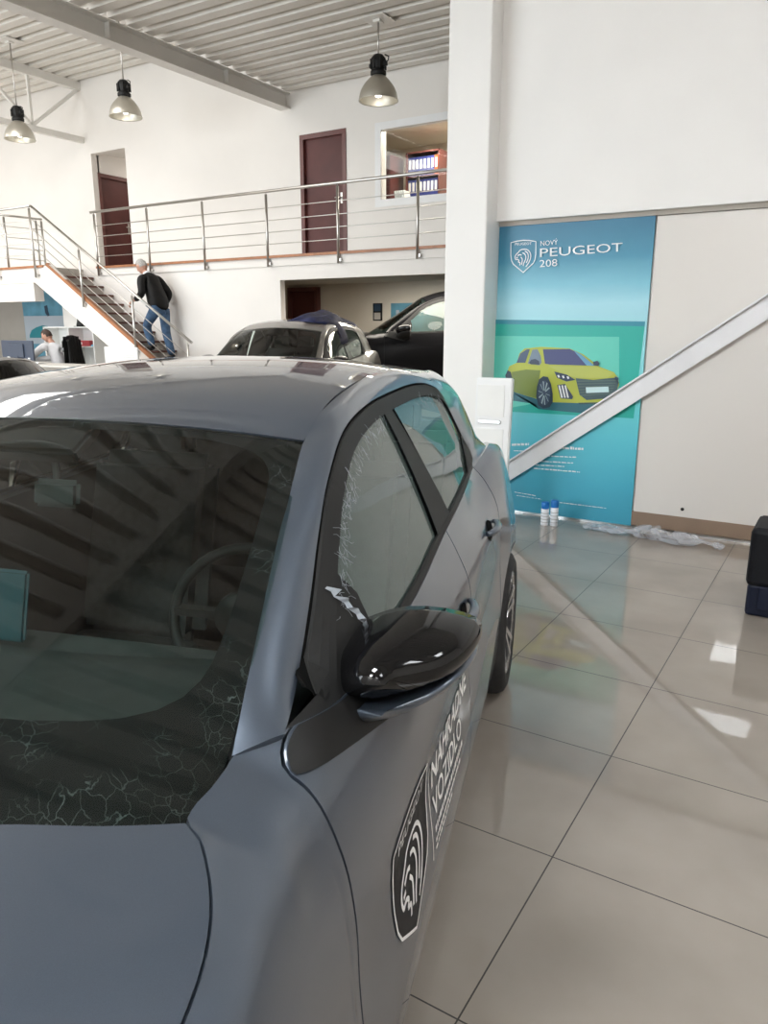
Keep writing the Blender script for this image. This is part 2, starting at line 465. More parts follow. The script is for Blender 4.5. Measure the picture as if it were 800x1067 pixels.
def P_fender(a, b):
    # a along u, b down
    u0 = -.60; t = b
    un = lerp(u0, .262, a); tb = arch_cut(un, UF)
    t = b*tb; u = lerp(u0, seamF(t)-.003, a)
    v, w = B(u, t); return (v, u, w)
def P_fdoor(a, b):
    t = b*.86; u = lerp(seamF(t)+.003, seamB(t)-.003, a); v, w = B(u, t); return (v, u, w)
def P_rdoor(a, b):
    t = b*.86; u = lerp(seamB(t)+.003, seamR(t)-.003, a); v, w = B(u, t); return (v, u, w)
def P_sill(a, b):
    t = lerp(.864, 1, b); u = lerp(.30, 2.13, a); v, w = B(u, t); return (v, u, w)
def P_quarter(a, b):
    un = lerp(2.2, 3.08, a); t = b*arch_cut(un, UR); u = un+.003*(1-a)*min(1, t*20); v, w = B(u, t); return (v, u, w)

def P_frame(a, b):
    """A pillar, roof rail and C pillar: a along, b from the window surround up to the roof"""
    x = a*14; r = RF(x); o = OF(x)
    if x > 13.0:
        # melt into the shoulder of the quarter panel
        k = x-13.0; uq = lerp(2.2, 3.08, b); q = ROWS[0](uq)
        e = (uq, q[0], q[1])
    p = [lerp(r[c], o[c], b) for c in range(3)]
    bul = 4*b*(1-b)
    wrear = max(0., min(1., (x-9.5)/2.)); 
    p[1] += bul*(.007+.043*wrear); p[2] += bul*(.006+.012*wrear)
    if x > 13.0: p = [lerp(p[c], e[c], k) for c in range(3)]
    return (p[1], p[0], p[2])

DITCH = hermite([(.92,.56,1.356),(1.08,.553,1.41),(1.45,.543,1.456),(1.80,.532,1.464),(2.15,.526,1.445),(2.45,.52,1.425),(2.75,.51,1.40)])
CROWN = hermite([(.82,1.395),(1.0,1.445),(1.3,1.488),(1.6,1.502),(1.9,1.50),(2.3,1.475),(2.78,1.425)])
def P_roof(a, b):
    x = 2*b-1; uc = lerp(.83, 2.80, a); ue = lerp(.92, 2.75, a)
    u = lerp(uc, ue, x*x); d = DITCH(ue); c = CROWN(uc)[0]
    return (x*(d[0]-.0015), u, lerp(c, d[1], abs(x)**2.4))

def WSE(s):
    u = .13+.738*s+.05*s*s; return (u, .686-.028*s-.102*s*s, 1.0+.71*(u-.257)-.265*(u-.257)**2)
def P_ws(a, s, drop=0.):
    """windscreen: a across -1..1, s upwards"""
    u, v, w = WSE(s); k = abs(a)**2
    uc = -.03+.86*s; wc = .990+.385*s+.025*s*s
    return (a*v, lerp(uc, u, k)+drop*.6, lerp(wc, w, k)-drop)

def P_hood(a, b):
    x = 2*b-1; ue = lerp(-.85, .112, a); uc = lerp(-.97, -.04, a)
    v, w = ROWS[0](ue); v -= .004
    k = x*x; cr = lerp(.05, .022, a)
    crease = .010*math.exp(-((abs(x)-.72)/.10)**2)*(1-.5*a)
    return (x*v, lerp(uc, ue, k), w+cr*(1-k)+crease)

def inset(x, d):
    """move inwards from the window surround boundary, measured in the side view"""
    p = RF(x); q = RF(x+.02); r = RF(x-.02)
    tx, tz = q[0]-r[0], q[2]-r[2]; L = math.hypot(tx, tz); nx, nz = tz/L, -tx/L
    u, w = p[0]+nx*d, p[2]+nz*d
    return u, w

def gpt(u, w, off=0.): return (G(u, w)+off, u, w)

def belt(u, d=0.): return ROWS[0](u)[1]+d

def window_outline(kind, d):
    """closed side-view outline of a pane, d inside the surround"""
    pts = []
    if kind == 'front':
        x0, x1 = 1.55, 6.62
        top = [inset(lerp(x0, x1, k/26), d) for k in range(27)]
        top = [(u, w) for u, w in top if w > belt(u)+.02 and u < 1.385]
        top = [p for p in top if p[0] > .60]
        bot = [(lerp(1.335, .655, k/10), belt(lerp(1.335, .655, k/10), .012)) for k in range(11)]
        return top+bot
    x0, x1 = 6.85, 13.2
    top = [inset(lerp(x0, x1, k/30), d) for k in range(31)]
    top = [(u, w) for u, w in top if u > 1.455+.0 and w > belt(u)+.03]
    bot = [(lerp(2.10, 1.555, k/9), belt(lerp(2.10, 1.555, k/9), .012)) for k in range(10)]
    return top+bot

def fill_side(outline, off, s, name, mt, parent, label=None, fn=None):
    """flat side-view outline filled with a fine grid and wrapped on to the greenhouse"""
    b = MB(); bm = b.bm
    f = bm.faces.new([bm.verts.new((0, u, w)) for u, w in outline])
    bmesh.ops.triangulate(bm, faces=[f])
    for _ in range(2):
        bmesh.ops.subdivide_edges(bm, edges=[e for e in bm.edges if e.calc_length() > .09], cuts=1)
        bmesh.ops.triangulate(bm, faces=bm.faces)
    for v in bm.verts: v.co.x = s*((fn or G)(v.co.y, v.co.z)+off)
    for f in bm.faces: f.smooth = True
    bm.normal_update()
    tot = sum((f.normal.x*f.calc_area() for f in bm.faces))
    if tot*s < 0: bmesh.ops.reverse_faces(bm, faces=bm.faces)
    return b.build(name, mt, parent, label, recalc=False, local=True)

def rim_ring(name, outer, inner, off, depth, s, mt, parent, label=None):
    """ring between two side-view outlines with the same number of points, with thickness"""
    b = MB(); n = len(outer)
    o = [b.bm.verts.new((s*(G(u, w)+off), u, w)) for u, w in outer]
    i = [b.bm.verts.new((s*(G(u, w)+off), u, w)) for u, w in inner]
    i2 = [b.bm.verts.new((s*(G(u, w)+off-depth), u, w)) for u, w in inner]
    for k in range(n):
        q = (k+1) % n
        b.bm.faces.new((o[k], o[q], i[q], i[k])); b.bm.faces.new((i[k], i[q], i2[q], i2[k]))
    return b.build(name, mt, parent, label, local=True)

def strip_side(top, bot, off, s, name, mt, parent, label=None, depth=.006):
    b = MB(); n = len(top)
    t = [Vector((s*(G(u, w)+off), u, w)) for u, w in top]; q = [Vector((s*(G(u, w)+off), u, w)) for u, w in bot]
    R = 3
    rows = [[lerp(t[k], q[k], r/R) for k in range(n)] for r in range(R+1)]
    for r in range(1, R):
        for k in range(n): p = rows[r][k]; p.x = s*(G(p.y, p.z)+off)
    dn = Vector((-s*depth, 0, 0))
    rows = [[p+dn for p in rows[0]]]+rows+[[p+dn for p in rows[-1]]]
    vs = [[b.bm.verts.new(p) for p in r] for r in rows]
    for a, c in zip(vs, vs[1:]):
        for k in range(n-1): b.bm.faces.new((a[k], a[k+1], c[k+1], c[k]))
    return b.build(name, mt, parent, label, local=True)

def wheel(parent, s, u, v_out, spokes=5):
    R = WR; c = (s*v_out, u, WR); d = -s
    b = MB()
    prof = [(R*.70, .0), (R*.74, -.004), (R*.86, -.010), (R*.95, .004), (R*.99, .03), (R, .06), (R, .15), (R*.99, .18), (R*.95, .2), (R*.72, .2)]
    b.lathe([(r, d*h) for r, h in prof], c, 40, 'X')
    for h in (.075, .105, .135): pass
    ty = b.build('wheel', M['rubber'], parent, local=True)
    b = MB()
    b.lathe([(R*.70, d*.0), (R*.67, d*.008), (R*.655, d*.05), (R*.64, d*.19)], c, 40, 'X')
    b.build('rim_barrel', M['rim_dark'], ty, local=True)
    b = MB()
    b.lathe([(R*.715, d*.001), (R*.70, -d*.004), (R*.665, d*.004)], c, 40, 'X')
    for k in range(spokes):
        a = 2*PI*k/spokes+.3
        for sg in (-1, 1):
            a0 = a+sg*.12; a1 = a+sg*.20
            p = Vector(c)+Vector((d*.035, math.cos(a0)*R*.14, math.sin(a0)*R*.14))
            q = Vector(c)+Vector((d*.008, math.cos(a1)*R*.67, math.sin(a1)*R*.67))
            b.bar(p, q, .024, .030, up=(1, 0, 0))
    b.lathe([(R*.0+.001, d*.018), (R*.15, d*.02), (R*.19, d*.04), (R*.19, d*.08)], c, 24, 'X')
    b.build('wheel_spokes', M['rim'], ty, local=True)
    b = MB(); b.lathe([(.001, d*.10), (R*.44, d*.10), (R*.44, d*.13), (.001, d*.13)], c, 24, 'X')
    b.build('brake_disc', M['steel'], ty, local=True)
    return ty

MIR = [(.737,.985),(.741,1.010),(.754,1.043),(.785,1.074),(.823,1.091),(.858,1.100),(.894,1.103),(.93,1.101),(.963,1.095),(.985,1.087),(.995,1.074),(.996,1.056),(.988,1.036),(.958,1.014),(.922,.998),(.872,.981),(.823,.968),(.78,.966),(.748,.970)]
MIRL = [(.990,1.032),(.988,1.018),(.970,.997),(.925,.968),(.868,.943),(.80,.926),(.767,.925),(.745,.938),(.739,.958),(.746,.972),(.78,.970),(.823,.972),(.872,.985),(.922,1.003),(.958,1.018)]
def mirror_shell(outline, s, u0, u1, name, mt, parent, cx, cz, power=.45):
    """loft of an outline from a flat back at u1 to a rounded nose at u0"""
    b = MB(); N = 9; rings = []
    for i in range(N+1):
        t = i/N; k = max(.02, (1-(1-t)**2.2)**power) if i else .02
        u = lerp(u0, u1, t)
        rings.append([b.bm.verts.new((s*lerp(cx, v, k), u+.14*(.87-v)*-.55*1.0, lerp(cz, w, k))) for v, w in outline])
    n = len(outline)
    for a, c in zip(rings, rings[1:]):
        for q in range(n):
            f = b.bm.faces.new((a[q], a[(q+1) % n], c[(q+1) % n], c[q])); f.smooth = True
    b.bm.faces.new(rings[0]); b.bm.faces.new(rings[-1])
    return b.build(name, mt, parent, local=True)

def seat_mesh(x, y, parent, w=.5):
    b = MB()
    b.box((x-w/2, y-.28, .32), (x+w/2, y+.26, .52), .05)
    st = b.build('seat', M['seat'], parent, local=True)
    b = MB(); c = Vector((x, y+.36, .82))
    b.obox(c, (w/2, 0, 0), (0, .06, .0), (0, .10, .33), .05)
    b.build('seat_backrest', M['seat'], st, local=True)
    b = MB(); b.obox((x, y+.50, 1.21), (.13, 0, 0), (0, .045, 0), (0, .01, .08), .03)
    b.build('headrest', M['seat'], st, local=True)

def build_car(name, label, pnt, loc, rz, zs=1., hero=False, group=None, skip=(), glass_ws=None):
    gw, gs = glass_ws or M['glass_ws'], glass_ws or M['glass_side']
    root = thing(name, label, 'car', loc, rz, group); root.scale = zs if isinstance(zs, tuple) else (1, 1, zs)
    q = 1 if hero else .5
    n_ = lambda k: max(6, int(k*q))
    part = {}
    skin_panel('bonnet', P_hood, n_(40), n_(44), pnt, root, (0, 0, 1))
    skin_panel('roof_panel', P_roof, n_(40), n_(32), pnt, root, (0, 0, 1), flange=.006)
    doors = {}
    for s in (1, -1):
        mi = s < 0
        skin_panel('front_fender', P_fender, n_(70), n_(36), pnt, root, (1, 0, 0), mi)
        doors['f', s] = skin_panel('front_door', P_fdoor, n_(36), n_(40), pnt, root, (1, 0, 0), mi)
        doors['r', s] = skin_panel('rear_door', P_rdoor, n_(30), n_(40), pnt, root, (1, 0, 0), mi)
        skin_panel('sill', P_sill, n_(24), 6, pnt, root, (1, 0, 0), mi)
        skin_panel('side_frame', [(P_frame, n_(110), n_(56)), (P_quarter, n_(56), n_(40))], 0, 0, pnt, root, (1, 0, .2), mi, flange=.012)
        # handles: a dark cup with a body-coloured grip
        for d, uh, wh in (('f', 1.27, .835), ('r', 1.955, .895)):
            b = MB()
            def cupP(i, j):
                a_ = 2*PI*j/28; r_ = i/6; uu, ww = uh+.058*r_*math.cos(a_), wh+.036*r_*math.sin(a_); return Vector((s*(side(uu, ww)[0]+.0025), uu, ww))
            b.grid(cupP, 6, 28); cup = b.build('handle_recess', M['seal'], doors[d, s], local=True, weld=1e-5)
            b = MB(); pts = []
            for k in range(15):
                t = k/14; uu = uh-.085+.19*t; off = .004+.026*math.sin(PI*t)**.6
                p = side(uu, wh+.010); pts.append((s*(p[0]+off), uu, wh+.010))
            b.tube(pts, [.008+.006*math.sin(PI*k/14)**.5 for k in range(15)], 10)
            b.build('door_handle', pnt, doors[d, s], local=True)
        # glass and its black surround
        for d, kind in (('f', 'front'), ('r', 'rear')):
            out0 = window_outline(kind, .038)
            g = fill_side(window_outline(kind, .030), -.006, s, 'front_door_window' if d == 'f' else 'rear_door_window', gs, root)
            cu_, cw_ = sum(p[0] for p in out0)/len(out0), sum(p[1] for p in out0)/len(out0)
            inner = []
            for u, w in out0:
                lowedge = w < belt(u)+.03
                dd = .022 if not lowedge else .006
                L = math.hypot(u-cu_, w-cw_); k = 1-dd*1.25/L
                inner.append((cu_+(u-cu_)*k, cw_+(w-cw_)*k if not lowedge else w+dd*.5))
            rim_ring('window_border', out0, inner, -.010, .002, s, M['frit'] if hero else M['black'], g)
        xs = [1.0+12.6*k/70 for k in range(71)]
        top = [inset(x, .007) for x in xs]; bot = [inset(x, .042) for x in xs]
        strip_side(top, bot, .002, s, 'window_surround', M['black'], root)
        strip_side([inset(x, -.006) for x in xs], [inset(x, .012) for x in xs], -.006, s, 'door_seal', M['seal'], root)
        # bright-free black waist strip
        us = [.60+1.6*k/30 for k in range(31)]
        strip_side([(u, belt(u, .016)) for u in us], [(u, belt(u, -.012)) for u in us], .004, s, 'waist_strip', M['black'], root)
        # B pillar and the corner pieces
        fill_side([(1.34, belt(1.34, .0)), (1.555, belt(1.555, .0)), (1.452, 1.395), (1.372, 1.392)], .0035, s, 'door_pillar', M['gloss_black'] if not hero else M['black'], root)
        fill_side([(2.20, belt(2.2, .0)), (2.06, belt(2.06, .0)), (2.135, 1.12), (2.175, 1.20), (2.235, 1.19), (2.24, 1.11)], .003, s, 'window_corner', M['black'], root)
        # black sail panel in front of the pane, down to the foot of the mirror
        fill_side([(.315, 1.012), (.40, 1.03), (.52, 1.095), (.60, 1.14), (.66, 1.15), (.685, 1.10), (.672, 1.012), (.66, belt(.66, -.005)), (.42, belt(.42, -.01))], .0, s, 'mirror_sail', M['black'], root)
        def sail(i, j):
            u = lerp(.266, .672, i/28); wl = lerp(.972, .915, (u-.266)/.29) if u < .556 else lerp(.915, .985, ((u-.556)/.116)**1.5)
            t1 = t_of_w(u, wl); t = lerp(.0, t1, j/10)
            uu = max(u, seamF(t)+.005); v, w = B(uu, t); return Vector((s*(v+.0045), uu, w+.001))
        bb = MB(); bb.grid(sail, 28, 10); bb.build('mirror_sail', M['black'], root, local=True)
        # mirror
        mr = mirror_shell(MIR, s, .44, .64, 'door_mirror', M['gloss_black'], root, .87, 1.045)
        mirror_shell(MIRL, s, .455, .645, 'mirror_housing', pnt if hero else M['black'], mr, .86, .98)
        b = MB(); b.prism([(s*lerp(.865, v, .88), .642+.14*(.87-v)*-.55, lerp(1.04, w, .86)) for v, w in MIR], (0, .006, 0))
        b.build('mirror_glass', M['chrome'], mr, local=True)
        b = MB(); b.tube([(s*.765, .53, .935), (s*.80, .55, .945), (s*.84, .56, .955)], [.04, .038, .03], 10); b.build('mirror_foot', M['black'], mr, local=True)
        wheel(root, s, UF, .895); wheel(root, s, UR, .905)
    # glass
    ws = skin_panel('windscreen', lambda a, b: P_ws(2*a-1, lerp(-.13, 1, b)), n_(36), n_(28), gw, root, (0, -.5, 1), flange=0)
    b = MB(); N = 96; K = 5; rings = []
    for k in range(N):
        th = 2*PI*k/N+PI/4; cx, cz = math.cos(th), math.sin(th)
        m_ = max(abs(cx), abs(cz)); ox, oz = cx/m_, cz/m_
        e = 7.; r_ = (abs(ox)**e+abs(oz)**e)**(-1/e)
        ix = ox*r_*.915; iz = .585+oz*r_*.385
        oa, os_ = ox*.997, .435+oz*.562
        rings.append([b.bm.verts.new(P_ws(lerp(oa, ix, j/K), lerp(os_, iz, j/K), .005)) for j in range(K+1)])
    for k in range(N):
        a, c = rings[k], rings[(k+1) % N]
        for j in range(K):
            f = b.bm.faces.new((a[j], c[j], c[j+1], a[j+1])); f.smooth = True
    b.build('windscreen_border', M['frit'] if hero else M['black'], ws, local=True)
    # tail: glass, tailgate, bumpers
    def P_tail(a, b_):
        x = 2*b_-1; i = lerp(11.02, 14, a); o = OF(i); k = x*x
        return (x*(o[1]-.003), o[0]+lerp(.10, .16, a)*(1-k), o[2]+.03*(1-k)*(1-a))
    skin_panel('rear_window', lambda a, b_: P_tail(a*.62, b_), n_(14), n_(20), gw, root, (0, 1, .4), flange=0)
    skin_panel('tailgate', lambda a, b_: P_tail(.63+a*.37, b_), n_(10), n_(20), pnt, root, (0, 1, .4))
    def P_rb(a, b_):
        x = 2*b_-1; v, w = B(3.07, a); k = abs(x)**2.5
        return (x*v, 3.07+.16*(1-k)*(.9+.3*math.sin(PI*a)), w)
    skin_panel('rear_bumper', P_rb, n_(24), n_(30), pnt, root, (0, 1, 0))
    for s in (1, -1):
        b = MB()
        b.grid(lambda i, j: (s*(B(3.07-.10*j/6, .22+.10*i/4)[0]+.006), 3.07-.10*j/6+.012, B(3.07-.1*j/6, .22+.10*i/4)[1]), 4, 6)
        b.build('tail_lamp', M['lamp_red'], root, local=True)
    def P_fb(a, b_):
        x = 2*b_-1; s_ = 1 if x >= 0 else -1; ax = abs(x)
        if ax > .8:
            u = lerp(-.85, -.605, (ax-.8)/.2); v, w = B(u, a); return (s_*v, u, w)
        v, w = B(-.85, a); k = (ax/.8)**2.2
        return (s_*v*ax/.8, -.85-.14*(1-k)*(1-.45*(1-a)**2), w)
    fb = skin_panel('front_bumper', P_fb, n_(24), n_(40), pnt, root, (0, -1, 0))
    def patch(nm, a0, a1, b0, b1, mt, par, off=-.008, s=1):
        bb = MB()
        def Q(i, j):
            p = P_fb(lerp(a0, a1, i/6), lerp(b0, b1, j/12)); return (p[0]*s, p[1]+off, p[2])
        bb.grid(Q, 6, 12); return bb.build(nm, mt, par, local=True)
    patch('grille', .22, .62, .28, .72, M['gloss_black'], fb)
    patch('lower_grille', .72, .92, .2, .8, M['black'], fb)
    for s in (1, -1): patch('headlamp', .06, .24, .76, .92, M['lens'], root, -.008, s)
    # black inner body closes the gaps between panels
    for s in (1, -1):
        def Pin(a, b_):
            u = lerp(-.58, 3.03, a); tb = min(arch_cut(u, UF, .39), arch_cut(u, UR, .39)); t = .03+b_*(tb-.03); v, w = B(u, t); return (v-.026, u, w-.01)
        skin_panel('inner_body', Pin, 80, 12, M['black'], root, (1, 0, 0), s < 0, flange=0)
        skin_panel('inner_frame', lambda a, b_: tuple(x-y for x, y in zip(P_frame(a, lerp(-.02, 1.04, b_)), (.026, 0, .020))), 60, 6, M['interior'], root, (1, 0, 0), s < 0, flange=0)
    b = MB(); b.box((-.80, -.5, .17), (.80, 3.0, .22)); b.box((-.62, -.5, .22), (.62, .05, .80)); b.box((-.62, 2.6, .22), (.62, 3.0, .9))
    b.build('underbody', M['black'], root, local=True)
    skin_panel('headliner', lambda a, b_: tuple(x-y for x, y in zip(P_roof(lerp(.02, .98, a), lerp(.01, .99, b_)), (0, 0, .03))), 16, 12, M['liner'], root, (0, 0, -1), flange=0)
    # cabin
    b = MB()
    b.grid(lambda i, j: ((2*j/16-1)*.70, lerp(.30, .80, i/8)-.12*(1-(2*j/16-1)**2), .925+.025*math.sin(PI*i/8)-(.10 if i == 8 else 0)-(.06 if i == 0 else 0)), 8, 16)
    b.box((-.68, .62, .45), (.68, .80, .90), .03)
    dash = b.build('dashboard', M['interior'], root, local=True)
    if hero:
        b = MB(); b.obox((-.11, .66, 1.01), (.12, 0, 0), (0, .008, 0), (0, .02, .075), .006)
        b.build('display_screen', M['screen'], dash, local=True)
        b = MB(); b.obox((-.10, .36, .962), (.20, .01, 0), (-.004, .03, 0), (0, 0, .004))
        for k in range(5): b.obox((-.26+.07*k, .325, .961), (.010, 0, 0), (0, .012, 0), (0, 0, .003))
        b.build('vent_strip', M['dash_strip'], dash, local=True)
    b = MB(); c = Vector((.36, .98, .90)); ux = Vector((1, 0, 0)); uy = Vector((0, .42, .91)).normalized()
    pts = [c+(ux*math.cos(2*PI*k/32)*.185+uy*math.sin(2*PI*k/32)*.17) for k in range(33)]
    b.tube(pts, .014, 10, cap=False)
    sw = b.build('steering_wheel', M['black'], root, local=True)
    b = MB(); b.lathe([(.001, -.03), (.06, -.03), (.065, 0), (.001, .01)], c, 16, 'Y'); b.bar(c, c+ux*.18, .03, .02); b.bar(c, c-ux*.18, .03, .02); b.bar(c, c-uy*.16, .03, .02, up=(1, 0, 0))
    b.build('steering_hub', M['black'], sw, local=True)
    for x in (.36, -.36): seat_mesh(x, 1.38, root)
    seat_mesh(.33, 2.2, root, .62); seat_mesh(-.33, 2.2, root, .62)
    b = MB(); b.obox((.045, .75, 1.245), (.058, 0, 0), (0, .012, 0), (0, .006, .030), .01); b.tube([(.04, .76, 1.26), (.0, .81, 1.365)], .008, 8)
    b.build('rear_view_mirror', M['interior'], root, local=True)
    b = MB(); b.obox((-.02, .80, 1.352), (.12, 0, 0), (0, .05, .028), (0, -.004, .016), .008); b.build('sensor_housing', M['black'], root, local=True)
    return root, doors
# ------------------------------------------------------------------ camera
H, PITCH, YAW, FPX = 1.6, math.radians(13.9), math.radians(31.75), 780.
cam = bpy.data.cameras.new('camera'); co = bpy.data.objects.new('camera', cam); C.objects.link(co)
co.location = (0, 0, H); co.rotation_euler = (PI/2-PITCH, 0, YAW)
cam.sensor_fit = 'VERTICAL'; cam.sensor_height = 24; cam.lens = 24*FPX/1067; cam.clip_start = .02; cam.clip_end = 200
bpy.context.scene.camera = co

def at(x, y, Y):
    """where a spot of the photograph lies on the wall plane at depth Y"""
    a, b = (x-400)/FPX, (y-533.5)/FPX
    f = math.cos(PITCH)-b*math.sin(PITCH); d = math.sin(PITCH)+b*math.cos(PITCH)
    X, yy = a*math.cos(YAW)-f*math.sin(YAW), a*math.sin(YAW)+f*math.cos(YAW)
    t = Y/yy; return Vector((X*t, Y, H-d*t))

# ------------------------------------------------------------------ room shell
def floor_material():
    m = mat('floor_tiles', (.40, .36, .32), .09, spec=.6)
    n, l, b = nt(m)
    tc = n.new('ShaderNodeTexCoord'); sp = n.new('ShaderNodeSeparateXYZ'); l.new(tc.outputs['Object'], sp.inputs[0])
    def line(out, off, pitch):
        a = n.new('ShaderNodeMath'); a.operation = 'ADD'; a.inputs[1].default_value = -off+pitch*100; l.new(out, a.inputs[0])
        f = n.new('ShaderNodeMath'); f.operation = 'PINGPONG'; f.inputs[1].default_value = pitch/2; l.new(a.outputs[0], f.inputs[0])
        c = n.new('ShaderNodeMath'); c.operation = 'LESS_THAN'; c.inputs[1].default_value = .0022; l.new(f.outputs[0], c.inputs[0]); return c.outputs[0]
    gx = line(sp.outputs[0], -.608, .655); gy = line(sp.outputs[1], 1.316, .6615)
    mx = n.new('ShaderNodeMath'); mx.operation = 'MAXIMUM'; l.new(gx, mx.inputs[0]); l.new(gy, mx.inputs[1])
    no = n.new('ShaderNodeTexNoise'); no.inputs['Scale'].default_value = 1.8; no.inputs['Detail'].default_value = 6; l.new(tc.outputs['Object'], no.inputs['Vector'])
    r = n.new('ShaderNodeValToRGB'); r.color_ramp.elements[0].color = (.30, .262, .228, 1); r.color_ramp.elements[1].color = (.36, .318, .28, 1)
    r.color_ramp.elements[0].position = .35; r.color_ramp.elements[1].position = .65; l.new(no.outputs['Fac'], r.inputs['Fac'])
    mc = n.new('ShaderNodeMix'); mc.data_type = 'RGBA'; l.new(mx.outputs[0], mc.inputs['Factor']); l.new(r.outputs['Color'], mc.inputs[6]); mc.inputs[7].default_value = (.035, .03, .027, 1)
    l.new(mc.outputs[2], b.inputs['Base Color'])
    ro = n.new('ShaderNodeMath'); ro.operation = 'MULTIPLY_ADD'; ro.inputs[1].default_value = .6; ro.inputs[2].default_value = .022; l.new(mx.outputs[0], ro.inputs[0]); l.new(ro.outputs[0], b.inputs['Roughness'])
    return m

XL, XR, YF, YU, YM, YN = -21., 4.5, -5.5, 11.1, 10., 6.15
struct('floor', MB().box((XL, YF, -.1), (XR, 14.2, 0)), floor_material())

def deck(name, x0, x1, y0, y1, z, pitch=.29, h=.11):
    b = MB(); n = int((y1-y0)/pitch)+1; prof = []
    for k in range(n):
        y = y1-k*pitch
        prof += [(y, z+h), (y-.07, z+h), (y-.10, z), (y-pitch+.03, z)]
    prof = [p for p in prof if p[0] > y0]
    b.grid(lambda i, j: (lerp(x0, x1, i), prof[j][0], prof[j][1]), 1, len(prof)-1, smooth=False)
    b.box((x0, y0, z+h+.02), (x1, y1, z+h+.10))
    return struct(name, b, M['deck'], recalc=False)
deck('ceiling', -8.72, XR, YF, YU, 5.45)
deck('ceiling_raised', XL, -8.72, YF, YU, 6.43)
struct('wall_step', MB().box((-8.80, YF, 5.60), (-8.72, YU, 6.55)), M['wall'])

def ibeam(name, x, y0, y1, z0, z1, w=.22, stiff=()):
    b = MB(); t = .02
    b.box((x-w/2, y0, z0), (x+w/2, y1, z0+t)); b.box((x-w/2, y0, z1-t), (x+w/2, y1, z1)); b.box((x-.01, y0, z0+t), (x+.01, y1, z1-t))
    for y in stiff: b.box((x-w/2+.01, y-.008, z0+t), (x+w/2-.01, y+.008, z1-t))
    return struct(name, b, M['steel_white'])
ibeam('roof_beam', -8.85, YF, YU, 5.20, 5.45, stiff=(9.6, 7.4, 5.2, 3.0, .8))
ibeam('roof_beam', -2.85, YF, 6.0, 5.15, 5.45, stiff=(4.6, 2.4, .2))
ibeam('roof_beam', 3.0, YF, 6.0, 5.15, 5.45)
# lattice girder of the raised bay
b = MB(); xg = -14.2
b.box((xg-.07, YF, 6.28), (xg+.07, YU, 6.43)); b.box((xg-.05, YF, 5.29), (xg+.05, YU, 5.40))
y = YU
k = 0
while y > YF+1.2:
    b.bar((xg, y-.05, 6.28), (xg, y-1.15, 5.40), .06, .06)
    b.bar((xg, y-1.15, 5.36), (xg, y-1.15, 6.3), .05, .05)
    b.bar((xg, y-1.15, 5.40), (xg, y-2.2, 6.28), .05, .05)
    y -= 2.2
struct('roof_girder', b, M['steel_white'])

# back wall of the upper floor with its openings
def wall_y(name, x0, x1, z0, z1, y0, y1, holes, m, **k):
    """wall in the plane of X and Z, with rectangular holes (x0, x1, z0, z1)"""
    b = MB(); xs = sorted({x0, x1, *[h for q in holes for h in q[:2]]}); zs = sorted({z0, z1, *[h for q in holes for h in q[2:]]})
    for a, c in zip(xs, xs[1:]):
        for d, e in zip(zs, zs[1:]):
            mx, mz = (a+c)/2, (d+e)/2
            if any(q[0] < mx < q[1] and q[2] < mz < q[3] for q in holes): continue
            b.box((a, y0, d), (c, y1, e))
    return struct(name, b, m, weld=1e-4, **k)
D1 = (-8.55, -7.61, 2.70, 4.755)
RX = (-14.0, -12.96, 2.70, 5.07)
OW = (-6.97, -4.6, 3.56, 4.70)
wall_y('wall_upper', XL, XR, 2.55, 6.55, YU, YU+.18, [D1, RX, OW], M['wall'])
wall_y('wall_lower', -13.9, XR, 0, 2.72, YM, YM+.12, [(-8.19, 2.0, 0, 2.34)], M['wall'])
struct('wall_left', MB().box((XL-.1, YF, 0), (XL, 14.2, 6.6)), M['wall'])
struct('wall_right', MB().box((XR, YF, 0), (XR+.1, 14.2, 6.6)), M['wall'])
struct('balcony_slab', MB().box((-12.62, 9.97, 2.56), (XR, YU+.05, 2.70)), M['wall'])
b = MB(); b.box((-12.66, 9.93, 2.685), (XR, 9.99, 2.725)); struct('trim_1', b, M['wood_edge'])
# landing at the head of the stairs
struct('landing_slab', MB().box((XL, 9.2, 2.42), (-13.25, YU+.05, 2.70)), M['wall'])
struct('landing_beam', MB().box((XL, 9.22, 2.08), (-13.62, 9.42, 2.42)), M['wall'])
struct('trim_2', MB().box((XL, 9.17, 2.685), (-13.22, 9.22, 2.725)), M['wood_edge'])
struct('landing_bridge', MB().box((-13.25, 9.99, 2.56), (-12.6, YU+.05, 2.70)), M['wall'])
# rooms behind
struct('wall_under_landing', MB().box((XL, 12.6, 0), (-12.05, 12.7, 2.55)), M['grey_part'])
struct('wall_under_balcony', MB().box((-12.0, 13.0, 0), (XR, 13.1, 2.6)), M['wall_in'])
struct('wall_partition', MB().box((-12.08, YM+.12, 0), (-12.0, 13.0, 2.55)), M['wall_in'])
struct('ceiling_under_balcony', MB().box((-12.0, YM+.12, 2.44), (XR, 13.0, 2.5)), M['wall_in'])
struct('ceiling_upper_room', MB().box((-16, YU+.18, 5.12), (-12.6, 14.1, 5.2)), M['wall'])
struct('wall_upper_room', MB().box((-16, 14.0, 2.6), (-12.6, 14.1, 5.2)), M['wall'])
struct('floor_upper', MB().box((-16, YU, 2.6), (XR, 14.2, 2.70)), M['riser'])
# corridor behind the tall opening, its left wall carries a door
b = MB(); b.box((-14.12, YU+.18, 2.7), (-14.0, 11.24, 5.12)); b.box((-14.12, 11.24, 4.72), (-14.0, 12.10, 5.12)); b.box((-14.12, 12.10, 2.7), (-14.0, 14.0, 5.12))
struct('wall_corridor', b, M['wall'])
struct('wall_corridor_right', MB().box((-12.96, YU+.18, 2.7), (-12.86, 14.0, 5.12)), M['wall'])

